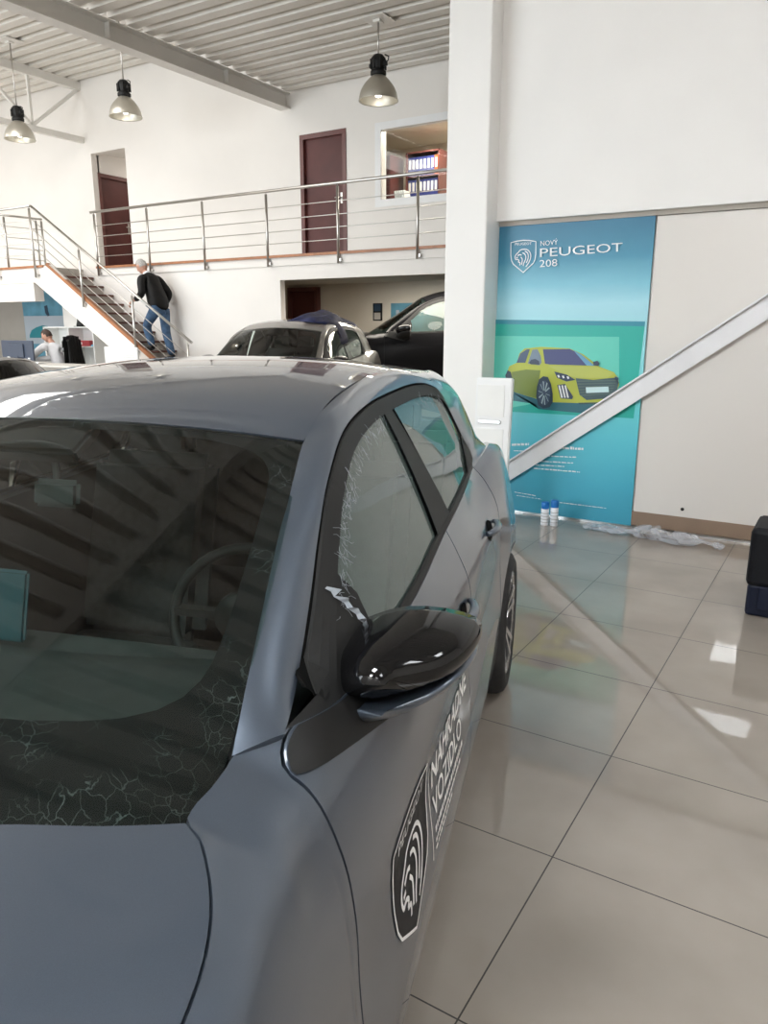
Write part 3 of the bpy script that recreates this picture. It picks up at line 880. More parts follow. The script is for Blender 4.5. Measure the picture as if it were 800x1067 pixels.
def door_y(name, x0, x1, z0, z1, yf, handle_right=True):
    """door leaf in an X-Z wall"""
    o = struct(name, MB().box((x0+.06, yf+.05, z0), (x1-.06, yf+.09, z1-.06)), M['wood_red'])
    b = MB(); b.box((x0-.01, yf-.015, z0), (x0+.065, yf+.12, z1-.065)); b.box((x1-.065, yf-.015, z0), (x1+.01, yf+.12, z1-.065)); b.box((x0-.01, yf-.015, z1-.065), (x1+.01, yf+.12, z1+.01))
    b.build('door_frame', M['wood_frame'], o)
    b = MB(); hx = x1-.13 if handle_right else x0+.13; sg = -1 if handle_right else 1
    b.tube([(hx, yf+.05, z0+1.02), (hx, yf-.0, z0+1.02), (hx+sg*.11, yf-.0, z0+1.02)], .011, 8); b.box((hx-.02, yf+.045, z0+.93), (hx+.02, yf+.052, z0+1.1))
    b.build('door_handle', M['steel'], o)
    return o
door_y('door_1', *D1, YU, True)
b = MB(); b.box((-14.07, 11.29, 2.7), (-14.03, 12.05, 4.66)); d2 = struct('door_2', b, M['wood_red'])
b = MB(); b.box((-14.08, 11.23, 2.7), (-13.985, 11.295, 4.655)); b.box((-14.08, 12.045, 2.7), (-13.985, 12.11, 4.655)); b.box((-14.08, 11.23, 4.655), (-13.985, 12.11, 4.73)); b.build('door_frame', M['wood_frame'], d2)
b = MB(); b.tube([(-14.03, 11.96, 3.72), (-13.97, 11.96, 3.72), (-13.97, 11.85, 3.72)], .012, 8); b.box((-14.03, 11.94, 3.58), (-14.02, 11.98, 3.8)); b.build('door_handle', M['steel'], d2)
door_y('door_3', -10.36, -9.60, 0, 2.385, 12.90)

# office window upstairs and the room behind it
b = MB(); x0, x1, z0, z1 = OW; t = .05
b.box((x0-.06, YU-.02, z0-.06), (x1+.06, YU, z0+t)); b.box((x0-.06, YU-.02, z1-t), (x1+.06, YU, z1+.06)); b.box((x0-.06, YU-.02, z0+t), (x0+t, YU, z1-t)); b.box((x1-t, YU-.02, z0+t), (x1+.06, YU, z1-t))
b.box((x0, YU+.001, z0+.03), (x0+.03, YU+.18, z1-.03)); b.box((x0, YU+.001, z0), (x1, YU+.18, z0+.03)); b.box((x0, YU+.001, z1-.03), (x1, YU+.18, z1))
w1 = struct('window_1', b, M['white'])
MB().box((x0+.04, YU+.05, z0+.03), (x1-.02, YU+.056, z1-.03)).build('window_glass', M['glass_room'], w1)
struct('wall_office_back', MB().box((-9.2, 13.6, 2.7), (-3.5, 13.7, 5.0)), M['wall_in'])
struct('wall_office_left', MB().box((-9.3, YU+.18, 2.7), (-9.2, 13.7, 5.0)), M['wall_in'])
struct('wall_office_right', MB().box((-3.6, YU+.18, 2.7), (-3.5, 13.7, 5.0)), M['wall_in'])
struct('ceiling_office', MB().box((-9.3, YU+.18, 4.94), (-3.5, 13.7, 5.0)), M['wall_in'])

# poster niche wall, bulkhead and column on the right
struct('wall_right_front', MB().box((-2.72, YN, 0), (XR, YN+.15, 2.6)), M['wall'])
struct('wall_bulkhead', MB().box((-2.70, 6.06, 2.44), (XR, YN+.15, 5.53)), M['column'])
struct('trim_3', MB().box((-2.66, 6.11, 2.405), (XR, 6.149, 2.44)), M['grey_part'])
b = MB(); b.box((-3.03, 5.86, 0), (-2.66, 6.30, 5.5), .012)
struct('column', b, M['column'])
struct('wall_panel', MB().box((-1.395, YN-.025, .135), (XR, YN, 2.40), .004), M['panel'])
struct('baseboard_right', MB().box((-2.66, YN-.03, .02), (XR, YN+.0, .138)), M['skirt'])
struct('trim_4', MB().box((-2.66, YN-.045, 0), (XR, YN-.03, .016)), M['alu'])
b = MB(); b.lathe([(.001, -.008), (.012, -.006), (.014, 0)], (-1.02, YN-.025, .20), 12, 'Y'); 
struct('panel_screw', b, M['black'])

# diagonal steel brace in front of the niche
p = Vector((-2.98, 6.04, .0)); q = Vector((1.2, 6.04, 3.02)); d = (q-p).normalized(); nrm = Vector((-d.z, 0, d.x))
b = MB(); half = .073
mid = (p+q)/2; L = (q-p)/2
b.obox(mid+Vector((0, .028, 0)), L, nrm*half, Vector((0, .006, 0)))
b.obox(mid+nrm*half+Vector((0, .008, 0)), L, nrm*.006, Vector((0, .026, 0)))
struct('diagonal_brace', b, M['brace'])

# glazed shop front behind the camera and windows in the left wall
def glazed(nm, axis, pos, a0, a1, z0, z1, n, rows=(.9,)):
    b = MB()
    def bx(u0, u1, w0, w1, d=.06):
        if axis == 'Y': b.box((u0, pos-d, w0), (u1, pos+d, w1))
        else: b.box((pos-d, u0, w0), (pos+d, u1, w1))
    for k in range(n+1):
        u = lerp(a0, a1, k/n); bx(u-.035, u+.035, z0, z1)
    for w in (z0, z1, *rows): bx(a0, a1, w-.035, w+.035)
    o = struct(nm, b, M['alu'])
    g = MB()
    if axis == 'Y': g.box((a0, pos-.006, z0), (a1, pos+.006, z1))
    else: g.box((pos-.006, a0, z0), (pos+.006, a1, z1))
    g.build('window_glass', M['glass_room'], o)
FRONT = (-20.2, -5.4, .25, 4.7)
wall_y('wall_front', XL, XR, 0, 6.6, YF-.1, YF, [FRONT], M['wall'])
glazed('window_2', 'Y', YF-.05, *FRONT, 7, (1.1, 2.9))

# rooflights and added fill panels in the low bay: shallow white kerb and a bright diffuser
for x0, x1, y0, y1, m_ in ((-1.9, -.8, -1.75, -1.02, 'skyglow'), (-1.9, -.8, -5.26, -4.12, 'skyglow'), (1.4, 2.6, -1.75, -.80, 'added_fill_glow'), (1.4, 2.6, -5.26, -4.12, 'added_fill_glow'), (1.4, 2.6, 1.9, 2.9, 'added_fill_glow')):  # soft panels on the right are added to brighten floor, bonnet and roof
    b = MB()
    for q in (((x0-.1, y0-.1, 5.36), (x1+.1, y0, 5.47)), ((x0-.1, y1, 5.36), (x1+.1, y1+.1, 5.47)), ((x0-.1, y0, 5.36), (x0, y1, 5.47)), ((x1, y0, 5.36), (x1+.1, y1, 5.47))): b.box(*q)
    o = struct('rooflight_and_fill', b, M['steel_white'])
    MB().box((x0, y0, 5.41), (x1, y1, 5.43)).build('rooflight_and_fill_diffuser', M[m_], o)
# ------------------------------------------------------------------ pendant lamps
def pendant(x, y, zb, zc, label):
    t = thing('pendant_lamp', label, 'lamp', (x, y, zb), 0, 'industrial pendant lamps over the hall')
    b = MB(); prof = []
    for k in range(15):
        a = k/14; prof.append((.255-.175*a**2.1, .30*a))
    b.lathe([(x_, h) for x_, h in prof], (0, 0, 0), 32); b.lathe([(x_-.006, h+.002) for x_, h in prof], (0, 0, 0), 32); b.lathe([(.249, .002), (.262, -.004), (.262, .006), (.255, .008)], (0, 0, 0), 32)
    b.build('lamp_shade', M['shade'], t, local=True, recalc=False)
    b = MB(); b.lathe([(.085, .29), (.105, .31), (.105, .345), (.085, .36), (.09, .40), (.10, .44), (.095, .50), (.06, .54), (.02, .55)], (0, 0, 0), 16, cap=True)
    for k in range(8):
        a = 2*PI*k/8; b.bar((.1*math.cos(a), .1*math.sin(a), .37), (.1*math.cos(a), .1*math.sin(a), .49), .02, .012)
    b.box((-.13, -.03, .40), (.13, .03, .45), .01)
    b.build('ballast_housing', M['black'], t, local=True)
    b = MB(); b.tube([(.1, 0, .42), (.15, 0, .46), (.16, 0, .50), (.10, 0, .53)], .008, 6); b.build('cable', M['black'], t, local=True)
    b = MB(); b.tube([(0, 0, .54), (0, 0, zc-zb)], .011, 8); b.build('rod', M['steel'], t, local=True)
    b = MB(); b.box((-.17, -.17, zc-zb-.012), (.17, .17, zc-zb)); b.box((-.05, -.05, zc-zb-.04), (.05, .05, zc-zb-.012)); b.build('ceiling_plate', M['steel_white'], t, local=True)
    b = MB(); b.lathe([(.001, .04), (.035, .05), (.05, .09), (.045, .14), (.028, .20), (.03, .27), (.001, .28)], (0, 0, 0), 16); b.build('bulb', M['bulb'], t, local=True)
pendant(-5.78, 9.2, 4.485, 5.44, 'bell pendant lamp nearest the white column, right of the long ceiling beam')
pendant(-10.63, 9.18, 4.92, 6.42, 'bell pendant lamp hanging just left of the long ceiling beam, above the tall doorway')
pendant(-13.2, 8.98, 4.845, 6.42, 'bell pendant lamp farthest left, in front of the lattice girder')

b = MB(); b.lathe([(.001, 0), (.13, 0), (.15, .03), (.15, .06), (.001, .06)], (-5.36, 10.45, 2.385), 24)
tag(b.build('ceiling_light', M['tube']), 'round lit ceiling light under the balcony', 'ceiling light')

# ------------------------------------------------------------------ railings
def post(b, x, y, z0, z1, foot=True):
    b.tube([(x, y, z0), (x, y, z1)], .021, 10)
    b.tube([(x, y, z1), (x, y, z1+.035)], .008, 6)
    if foot: b.tube([(x+.03, y, z0+.05), (x+.03, y+.06, z0+.05)], .016, 8); b.box((x+.0, y-.005, z0+.03), (x+.05, y+.012, z0+.07))

t = thing('balcony_railing', 'long brushed steel railing with four thin rails along the balcony edge', 'railing', (-12.6, 9.93, 2.55))
for x in (-12.59, -11.15, -9.78, -8.37, -6.97, -5.58, -4.18, -2.79):
    b = MB(); post(b, x, 9.93, 2.55, 3.655); b.build('post', M['steel'], t)
b = MB(); b.tube([(-12.68, 9.93, 3.70), (-1.6, 9.93, 3.70)], .024, 12); b.build('handrail', M['steel'], t)
for z in (2.90, 3.08, 3.26, 3.45):
    b = MB(); b.tube([(-12.59, 9.93, z), (-1.6, 9.93, z)], .007, 6); b.build('rail', M['steel'], t)

t = thing('landing_railing', 'short steel railing around the landing at the head of the stairs', 'railing', (-13.4, 9.15, 2.55))
for x, y, z0 in ((-13.40, 9.14, 2.5), (-14.62, 9.14, 2.5), (-16.2, 9.14, 2.5)):
    b = MB(); post(b, x, y, z0, 3.73); b.build('post', M['steel'], t)
for x, y in ((-14.30, 10.0), (-14.36, 9.92), (-14.40, 9.26)):
    b = MB(); post(b, x, y, 2.7, 3.66, False); b.build('post', M['steel'], t)
b = MB(); b.tube([(-17.5, 9.14, 3.77), (-13.36, 9.14, 3.77)], .022, 10); b.build('handrail', M['steel'], t)
b = MB(); b.tube([(-14.42, 9.20, 3.70), (-14.32, 10.03, 3.70)], .020, 10); b.build('handrail', M['steel'], t)
for k in range(4):
    z = 2.90+.2*k
    b = MB(); b.tube([(-17.5, 9.14, z+.02), (-13.36, 9.14, z+.02)], .007, 6); b.build('rail', M['steel'], t)
    b = MB(); b.tube([(-14.42, 9.20, z), (-14.32, 10.03, z)], .007, 6); b.build('rail', M['steel'], t)

# ------------------------------------------------------------------ stairs: down to the right along the lower wall
t = thing('staircase', 'white staircase with dark wooden treads going down to the right', 'staircase', (-11., 9.6, 0))
RUN, RISE, NS = .2695, .1688, 16
x_top = -13.12
for k in range(1, NS):
    x = x_top+RUN*(k-1); z = 2.70-RISE*k
    b = MB(); b.box((x-.02, 9.26, z-.035), (x+RUN+.03, 9.985, z)); b.build('tread', M['tread'], t)
b = MB()
for k in range(0, NS):
    x = x_top+RUN*k; z = 2.70-RISE*k
    b.box((x-.015, 9.27, z-RISE), (x, 9.985, z-.036 if k else z-.01))
b.build('risers', M['riser'], t)
sl = RISE/RUN
def sline(x, off): return 2.70-sl*(x-x_top)+off
xe = x_top+RUN*NS
b = MB(); b.prism([(x_top-.12, 9.20, 2.70), (x_top+.05, 9.20, 2.73), (xe, 9.20, .05), (xe-.12, 9.20, 0), (xe-.62, 9.20, 0), (x_top-.42, 9.20, 2.42)], (0, .06, 0)); b.build('stringer', M['wall'], t)
b = MB(); b.bar((x_top-.02, 9.225, 2.74), (xe, 9.225, sline(xe, .03)), .07, .055); b.build('stringer_cap', M['wood_edge'], t)
b = MB(); b.prism([(x_top, 9.26, 2.5), (xe-.2, 9.26, .0), (xe-.42, 9.26, 0), (x_top-.25, 9.26, 2.42)], (0, .70, 0)); b.build('soffit', M['wall'], t)
t = thing('stair_railing', 'sloping steel handrail with thin rails on the open side of the stairs', 'railing', (-11, 9.17, 0))
for x in (-12.11, -10.80, -9.52):
    b = MB(); post(b, x, 9.16, sline(x, -.12), sline(x, .87)); b.build('post', M['steel'], t)
b = MB(); b.tube([(-13.36, 9.16, 3.77), (-9.42, 9.16, sline(-9.42, .96))], .022, 10); b.build('handrail', M['steel'], t)
for o in (.16, .33, .50, .68):
    b = MB(); b.tube([(-13.36, 9.16, sline(-13.36, o)), (-9.52, 9.16, sline(-9.52, o))], .007, 6); b.build('rail', M['steel'], t)

# ------------------------------------------------------------------ upstairs office: bookcase, cabinet, binders
bx0, bx1, by, bz0 = -7.28, -6.60, 12.5, 2.72
t = thing('bookcase', 'brown bookcase full of binders behind the office window', 'bookcase', (bx0, by, bz0))
b = MB(); b.box((bx0, by, bz0), (bx0+.025, by+.36, 4.60)); b.box((bx1-.025, by, bz0), (bx1, by+.36, 4.60)); b.box((bx0, by+.34, bz0), (bx1, by+.36, 4.6)); b.box((bx0, by, 4.575), (bx1, by+.36, 4.60))
b.build('case_body', M['wood_frame'], t)
for z in (2.95, 3.40, 3.83, 4.20):
    b = MB(); b.box((bx0+.025, by, z-.02), (bx1-.025, by+.34, z)); b.build('shelf', M['wood_frame'], t)
def binder(x, z, w, m, tilt, label):
    t = thing('binder', label, 'binder', (x, by+.03, z), 0, 'binders in the upstairs bookcase')
    b = MB(); b.box((0, 0, 0), (w, .27, .315), .004); b.build('binder_cover', m, t, local=True)
    b = MB(); b.box((w*.18, -.003, .12), (w*.82, .001, .27)); b.build('spine_label', M['paper'], t, local=True)
    t.rotation_euler = (0, tilt, 0)
ORD = ('first', 'second', 'third', 'fourth', 'fifth', 'sixth', 'seventh', 'eighth')
for row, z in enumerate((4.20, 3.83)):
    x = bx0+.035
    for k in range(8):
        w = .072
        last = row == 0 and k == 7
        binder(x, z+.001, w, M['binder_orange'] if last else M['binder'], 0,
               'orange binder at the right end of the upper row in the office bookcase' if last else
               ORD[k]+' blue binder from the left in the '+('upper' if row == 0 else 'lower')+' row of the office bookcase')
        x += .0755
t = thing('cabinet', 'dark brown cabinet left of the bookcase behind the office window', 'cabinet', (-7.75, 12.3, 2.72))
b = MB(); b.box((-8.15, 12.3, 2.71), (-7.47, 12.75, 4.56)); b.build('cabinet_body', M['wood_red'], t)
for x0, x1 in ((-8.14, -7.815), (-7.805, -7.48)):
    b = MB(); b.box((x0, 12.28, 2.78), (x1, 12.30, 4.54)); dd = b.build('cabinet_door', M['wood_red'], t)
    b = MB(); b.tube([((x0+x1)/2+(.12 if x0 < -8 else -.12), 12.265, 3.7), ((x0+x1)/2+(.12 if x0 < -8 else -.12), 12.265, 3.82)], .008, 6); b.build('handle', M['steel'], dd)
# pale papers on the sill inside the office
b = MB()
for k in range(5):
    b.obox((-6.72+.04*k-.08, 11.45, 3.66), (.012, 0, .004), (0, .10, 0), (-.02, 0, .11))
b.box((-6.95, 11.30, 3.53), (-6.5, 11.6, 3.56))
b.box((-6.95, 11.30, 2.72), (-6.5, 11.6, 3.53))
tag(b.build('document_tray', M['paper']), 'stack of white papers low in the left corner of the office window', 'papers')

# ------------------------------------------------------------------ room under the balcony: wall frame and blue poster
t = thing('picture_frame', 'small black framed double picture on the wall left of the blue poster', 'picture', (-8.2, 12.99, 1.8))
p0, p1 = at(390, 333, 12.98), at(396.5, 317, 12.98)
b = MB(); b.box((p0.x-.03, 12.975, p0.z-.02), (p1.x+.03, 12.998, p1.z+.02)); b.build('frame', M['black'], t)
zm = (p0.z+p1.z)/2
for a, c in ((p0.z, zm-.015), (zm+.015, p1.z)):
    b = MB(); b.box((p0.x, 12.968, a), (p1.x, 12.976, c)); b.build('picture', M['poster_dark'] if a > p0.z else M['riser'], t)
p0, p1 = at(407, 345, 12.98), at(462, 315, 12.98)
t = thing('wall_poster', 'blue poster on the cream wall behind the black van', 'poster', (p0.x, 12.98, p0.z))
b = MB(); b.box((p0.x, 12.985, .9), (p1.x+.3, 12.998, p1.z)); b.build('poster_sheet', M['poster_blue'], t)
b = MB(); [b.box((p0.x+.12+.10*k, 12.981, p1.z-.24), (p0.x+.19+.10*k, 12.985, p1.z-.24+(.11, .07, .07, .10, .07, .07, .09)[k])) for k in range(7)]; b.build('printed_letters', M['poster_pale'], t)

# ------------------------------------------------------------------ desk corner under the landing
t = thing('desk', 'pale office desk under the landing, partly hidden by the grey car roof', 'desk', (-12.7, 8.75, 0))
b = MB(); b.box((-14.3, 8.2, .915), (-11.3, 8.88, .945), .004); b.build('desktop', M['desk'], t)
for x in (-14.2, -11.4):
    for y in (8.27, 8.81):
        b = MB(); b.box((x-.025, y-.025, 0), (x+.025, y+.025, .915)); b.build('leg', M['alu'], t)
b = MB(); b.box((-14.2, 8.80, .45), (-11.4, 8.82, .89)); b.build('modesty_panel', M['desk'], t)

t = thing('monitor', 'dark computer monitor seen from behind on the desk', 'monitor', (-13.4, 8.6, .945))
b = MB(); b.box((-13.88, 8.58, .99), (-12.91, 8.615, 1.352), .008); b.build('screen', M['monitor'], t)
b = MB(); b.box((-13.61, 8.55, 1.04), (-13.17, 8.58, 1.29), .01); b.build('rear_housing', M['monitor'], t)
b = MB(); b.box((-13.44, 8.545, .955), (-13.34, 8.575, 1.07)); b.lathe([(.001, 0), (.13, 0), (.13, .015), (.001, .02)], (-13.39, 8.57, .946), 20); b.build('stand', M['monitor'], t)
for k, (x, w, h) in enumerate(((-13.72, .10, .05), (-13.08, .06, .04))):
    b = MB(); b.box((x, 8.576, 1.0), (x+w, 8.581, 1.0+h)); b.build('sticker', M['paper'], t)

t = thing('shelf_unit', 'white open shelf unit under the stairs', 'shelf', (-13.3, 9.62, 0))
sx0, sx1, sy = -14.04, -12.53, 9.62
b = MB()
for x in (sx0, (sx0+sx1)/2+.02, sx1): b.box((x-.015, sy, 0), (x+.015, sy+.34, 1.60))
b.box((sx0, sy+.325, 0), (sx1, sy+.34, 1.6))
b.build('frame', M['shelf'], t)
for z in (.03, .45, .87, 1.23, 1.60):
    b = MB(); b.box((sx0-.02, sy, z-.02), (sx1+.02, sy+.33, z)); b.build('shelf_board', M['shelf'], t)
t = thing('document_box', 'red box file lying in the right cell of the white shelf', 'box', (-13.02, sy+.05, 1.231))
b = MB(); b.box((-.12, 0, 0), (.30, .24, .105), .004); b.build('box_body', M['redbox'], t, local=True)
b = MB(); b.box((-.05, -.003, .03), (.08, 0, .075)); b.build('box_label', M['paper'], t, local=True)
b = MB(); b.box((-12.67, sy+.05, 1.231), (-12.58, sy+.28, 1.262))
tag(b.build('notebook', M['poster_blue']), 'thin blue-grey notebook at the right end of the shelf cell', 'notebook')
# things on top of the shelf
t = thing('coffee_machine', 'black and white machine standing on top of the white shelf', 'machine', (-12.95, sy+.17, 1.60))
b = MB(); b.lathe([(.001, 0), (.12, 0), (.13, .03), (.11, .10), (.10, .22), (.08, .30), (.04, .33), (.001, .335)], (-.06, 0, 0), 20); b.build('machine_body', M['black'], t, local=True)
b = MB(); b.lathe([(.001, .02), (.09, .02), (.10, .06), (.09, .12), (.001, .14)], (.14, -.02, 0), 18); b.build('jug', M['white'], t, local=True)
b = MB(); b.tube([(.04, -.05, .28), (.14, -.07, .25), (.20, -.05, .12), (.24, -.04, .02)], .018, 8); b.build('hose', M['black'], t, local=True)
b = MB(); b.box((-.2, -.12, 0), (.30, .12, .012)); b.build('tray', M['rim_dark'], t, local=True)
# blue poster on the grey partition behind the desk
Yp = 12.55
p0, p1 = at(28, 360, Yp), at(64, 295, Yp)
t = thing('wall_poster', 'blue car poster on the grey wall behind the seated person', 'poster', (p0.x, Yp, 1))
b = MB(); b.box((p0.x, Yp, .8), (p1.x, Yp+.03, p1.z)); b.build('poster_sheet', M['poster_blue'], t)
z0 = at(40, 328, Yp).z
b = MB(); b.box((p0.x+.01, Yp-.004, z0-.75), (p1.x-.01, Yp, z0-.03)); b.build('printed_floor', M['poster_pale'], t)
b = MB(); b.prism([at(x, y, Yp-.006) for x, y in ((31, 349), (33, 344), (38, 341), (44, 339), (50, 340), (50, 352), (31, 352))], (0, .003, 0)); b.build('printed_car', M['poster_teal'], t)
b = MB(); b.prism([at(x, y, Yp-.008) for x, y in ((46, 319), (49, 318), (50, 324), (51.5, 329), (49.5, 329.5), (47, 326))], (0, .003, 0)); b.build('printed_figure', M['poster_dark'], t)

# information board with two sheets standing in front of the stairs
t = thing('information_stand', 'small stand with two white printed sheets in front of the stairs', 'stand', (-11.0, 8.6, 0))
q0, q1, q2 = at(107.5, 362, 8.6), at(124, 362, 8.6), at(142, 362, 8.6)
b = MB(); b.box((q0.x, 8.62, .85), (q2.x, 8.64, q0.z+.01)); b.build('board', M['white'], t)
for a, c in ((q0.x+.01, q1.x-.01), (q1.x+.01, q2.x-.01)):
    b = MB(); b.box((a, 8.614, .9), (c, 8.62, q0.z)); s_ = b.build('sheet', M['paper'], t)
    b = MB()
    for k, (f0, f1) in enumerate(((.2, .5), (.12, .85), (.12, .8), (.12, .86), (.12, .6), (.12, .82))):
        z = q0.z-.05-.035*k; b.box((lerp(a, c, f0), 8.612, z-.006), (lerp(a, c, f1), 8.6145, z))
    b.build('printed_lines', M['ink'], s_)
b = MB(); b.tube([((q0.x+q2.x)/2, 8.65, .02), ((q0.x+q2.x)/2, 8.65, .95)], .02, 8); b.build('pole', M['alu'], t)
b = MB(); b.lathe([(.001, 0), (.19, 0), (.18, .02), (.001, .025)], ((q0.x+q2.x)/2, 8.65, 0), 24); b.build('base', M['alu'], t)
# papers and a yellow pad on the desk
b = MB(); b.box((-12.85, 8.3, .946), (-12.5, 8.55, .960)); b.obox((-12.65, 8.45, .972), (.15, .03, 0), (-.02, .1, 0), (0, 0, .008)); tag(b.build('paper_stack', M['paper']), 'loose white papers on the desk in front of the seated person', 'papers')
b = MB(); b.box((-13.02, 8.26, .946), (-12.90, 8.38, .970), .003); tag(b.build('note_pad', mat('yellow_pad', (.75, .48, .05), .6)), 'small yellow note pad on the desk', 'note pad')

# ------------------------------------------------------------------ right-hand wall: banner with the printed advert
YB = 6.112
def banner_material():
    m = mat('banner_print', (.2, .5, .6), .38)
    n, l, b = nt(m)
    tc = n.new('ShaderNodeTexCoord'); sp = n.new('ShaderNodeSeparateXYZ'); l.new(tc.outputs['Object'], sp.inputs[0])
    no = n.new('ShaderNodeTexNoise'); no.inputs['Scale'].default_value = 2.2; no.inputs['Detail'].default_value = 5
    mp = n.new('ShaderNodeMapping'); mp.inputs['Scale'].default_value = (.8, 1, 3); l.new(tc.outputs['Object'], mp.inputs[0]); l.new(mp.outputs[0], no.inputs['Vector'])
    ad = n.new('ShaderNodeMath'); ad.operation = 'MULTIPLY_ADD'; ad.inputs[1].default_value = .10; l.new(no.outputs['Fac'], ad.inputs[0]); l.new(sp.outputs[2], ad.inputs[2])
    mr = n.new('ShaderNodeMapRange'); mr.inputs['From Min'].default_value = .05; mr.inputs['From Max'].default_value = 2.46; l.new(ad.outputs[0], mr.inputs['Value'])
    r = n.new('ShaderNodeValToRGB'); cr = r.color_ramp
    stops = [(0, (.05, .32, .46)), (.14, (.065, .40, .54)), (.30, (.11, .54, .64)), (.44, (.16, .66, .68)), (.66, (.36, .70, .78)), (.735, (.38, .70, .80)), (.80, (.20, .52, .65)), (.88, (.06, .28, .42)), (1, (.03, .17, .29))]
    while len(cr.elements) < len(stops): cr.elements.new(.5)
    for e, (p, c) in zip(cr.elements, stops): e.position = p; e.color = (*c, 1)
    l.new(mr.outputs[0], r.inputs['Fac']); l.new(r.outputs['Color'], b.inputs['Base Color'])
    return m
t = thing('advertising_banner', 'tall blue-green advertising banner with a yellow-green car on the right wall', 'banner', (-2.04, YB, 0))
bl, br, bt = -2.655, -1.405, 2.403
b = MB(); b.box((bl, YB, .012), (br, YB+.018, bt)); b.build('banner_sheet', banner_material(), t)
def flat(name, pts, m, k, zoom=None, parent=t):
    """a printed shape, k layers in front of the sheet"""
    b = MB(); y = YB-.0012*k
    P = [at(520+x/5.714, 350+z/5.714, y) for x, z in pts] if zoom is None else [at(x, z, y) for x, z in pts]
    b.face(P); bmesh.ops.triangulate(b.bm, faces=b.bm.faces)
    return b.build(name, m, parent)
pm = lambda n_, c: mat('print_'+n_, c, .4)
flat('printed_wall', [(515, 333), (672, 336), (660, 436), (513, 428)], pm('teal', (.018, .42, .35)), 1, 1)
flat('printed_wall', [(515, 333), (672, 335), (671.5, 340), (514.8, 337.5)], pm('blue_line', (.03, .26, .36)), 2, 1)
flat('printed_wall', [(514.6, 350), (645, 351), (645, 405), (513.4, 428)], pm('mint', (.12, .60, .49)), 2, 1)
pc_ = flat('printed_car', [(40,235),(60,180),(105,160),(120,105),(150,75),(250,65),(420,75),(500,110),(565,160),(600,185),(680,215),(705,245),(715,290),(695,340),(640,395),(470,400),(330,395),(300,395),(215,372),(90,335),(75,300),(75,255)], pm('lime', (.44, .48, .05)), 6)
flat('printed_shadow', [(60,325),(75,385),(215,405),(235,435),(400,452),(520,462),(640,420),(700,380),(690,330)], pm('shadow', (.02, .13, .17)), 5)
for nm, c, k, pts in (
    ('printed_side', (.17, .22, .035), 8, [(75,215),(160,200),(245,205),(232,290),(222,372),(90,335),(75,300)]),
    ('printed_bonnet', (.46, .50, .10), 8, [(290,178),(570,182),(690,222),(640,252),(460,252),(380,225)]),
    ('printed_window', (.05, .08, .15), 9, [(103,160),(125,105),(165,80),(182,80),(155,160)]),
    ('printed_window', (.16, .22, .28), 9, [(170,165),(197,82),(228,80),(248,120),(252,160),(240,175)]),
    ('printed_windscreen', (.05, .06, .18), 9, [(260,80),(420,78),(490,112),(568,178),(300,170),(272,165)]),
    ('printed_windscreen', (.12, .33, .50), 10, [(440,84),(490,112),(568,178),(520,176)]),
    ('printed_mirror', (.03, .05, .09), 11, [(178,160),(190,142),(215,137),(237,150),(240,172),(190,170)]),
    ('printed_mirror', (.03, .05, .09), 11, [(558,155),(585,148),(598,165),(590,180),(562,176)]),
    ('printed_headlamp', (.02, .04, .09), 10, [(328,212),(400,230),(455,262),(400,272),(345,250)]),
    ('printed_headlamp', (.04, .08, .16), 10, [(688,240),(712,250),(706,276),(692,266)]),
    ('printed_grille', (.045, .085, .10), 10, [(455,252),(560,262),(690,248),(712,275),(698,335),(655,372),(520,382),(478,350)]),
    ('printed_grille', (.03, .05, .10), 10, [(345,292),(392,286),(440,362),(434,377),(365,372)]),
    ('printed_bumper', (.03, .08, .09), 9, [(470,398),(640,394),(600,405),(480,408)]),
    ('printed_plate', (.55, .72, .74), 13, [(515,306),(650,302),(653,335),(518,340)]),
    ('printed_arch', (.02, .04, .07), 9, [(225,300),(238,258),(262,240),(290,245),(308,285),(318,345),(318,395),(300,425),(262,432),(232,412),(220,360)]),
    ('printed_arch', (.02, .04, .07), 9, [(36,235),(50,205),(70,215),(78,260),(76,330),(60,330)])):
    flat(nm, pts, pm(nm[8:], c), k, None, pc_)
for k in range(3):
    x = 352+18*k; flat('printed_light', [(x,295),(x+9,294),(x+27,368),(x+17,369)], M['print_white'], 12, None, pc_)
    flat('printed_light', [(345+28*k,234+4*k),(356+28*k,232+4*k),(362+28*k,246+4*k),(351+28*k,249+4*k)], M['print_white'], 12, None, pc_)
for k in range(6): flat('printed_grille_line', [(462+4*k, 268+17*k),(700-6*k,264+15*k),(699-6*k,268+15*k),(463+4*k,272+17*k)], pm('grille_line', (.10, .16, .13)), 11, None, pc_)
cx, cy = 268, 340
flat('printed_wheel', [(cx+36*math.cos(2*PI*k/24), cy+74*math.sin(2*PI*k/24)) for k in range(24)], pm('wheel', (.05, .08, .13)), 11, None, pc_)
for k in range(5):
    a = 2*PI*k/5+.5
    for sg in (-.22, .22):
        x0, y0, x1, y1 = cx+8*math.cos(a+sg), cy+16*math.sin(a+sg), cx+34*math.cos(a+sg*1.3), cy+70*math.sin(a+sg*1.3)
        flat('printed_spoke', [(x0-2, y0-2), (x1-3, y1-3), (x1+3, y1+3), (x0+2, y0+2)], pm('spoke', (.42, .52, .56)), 12, None, pc_)

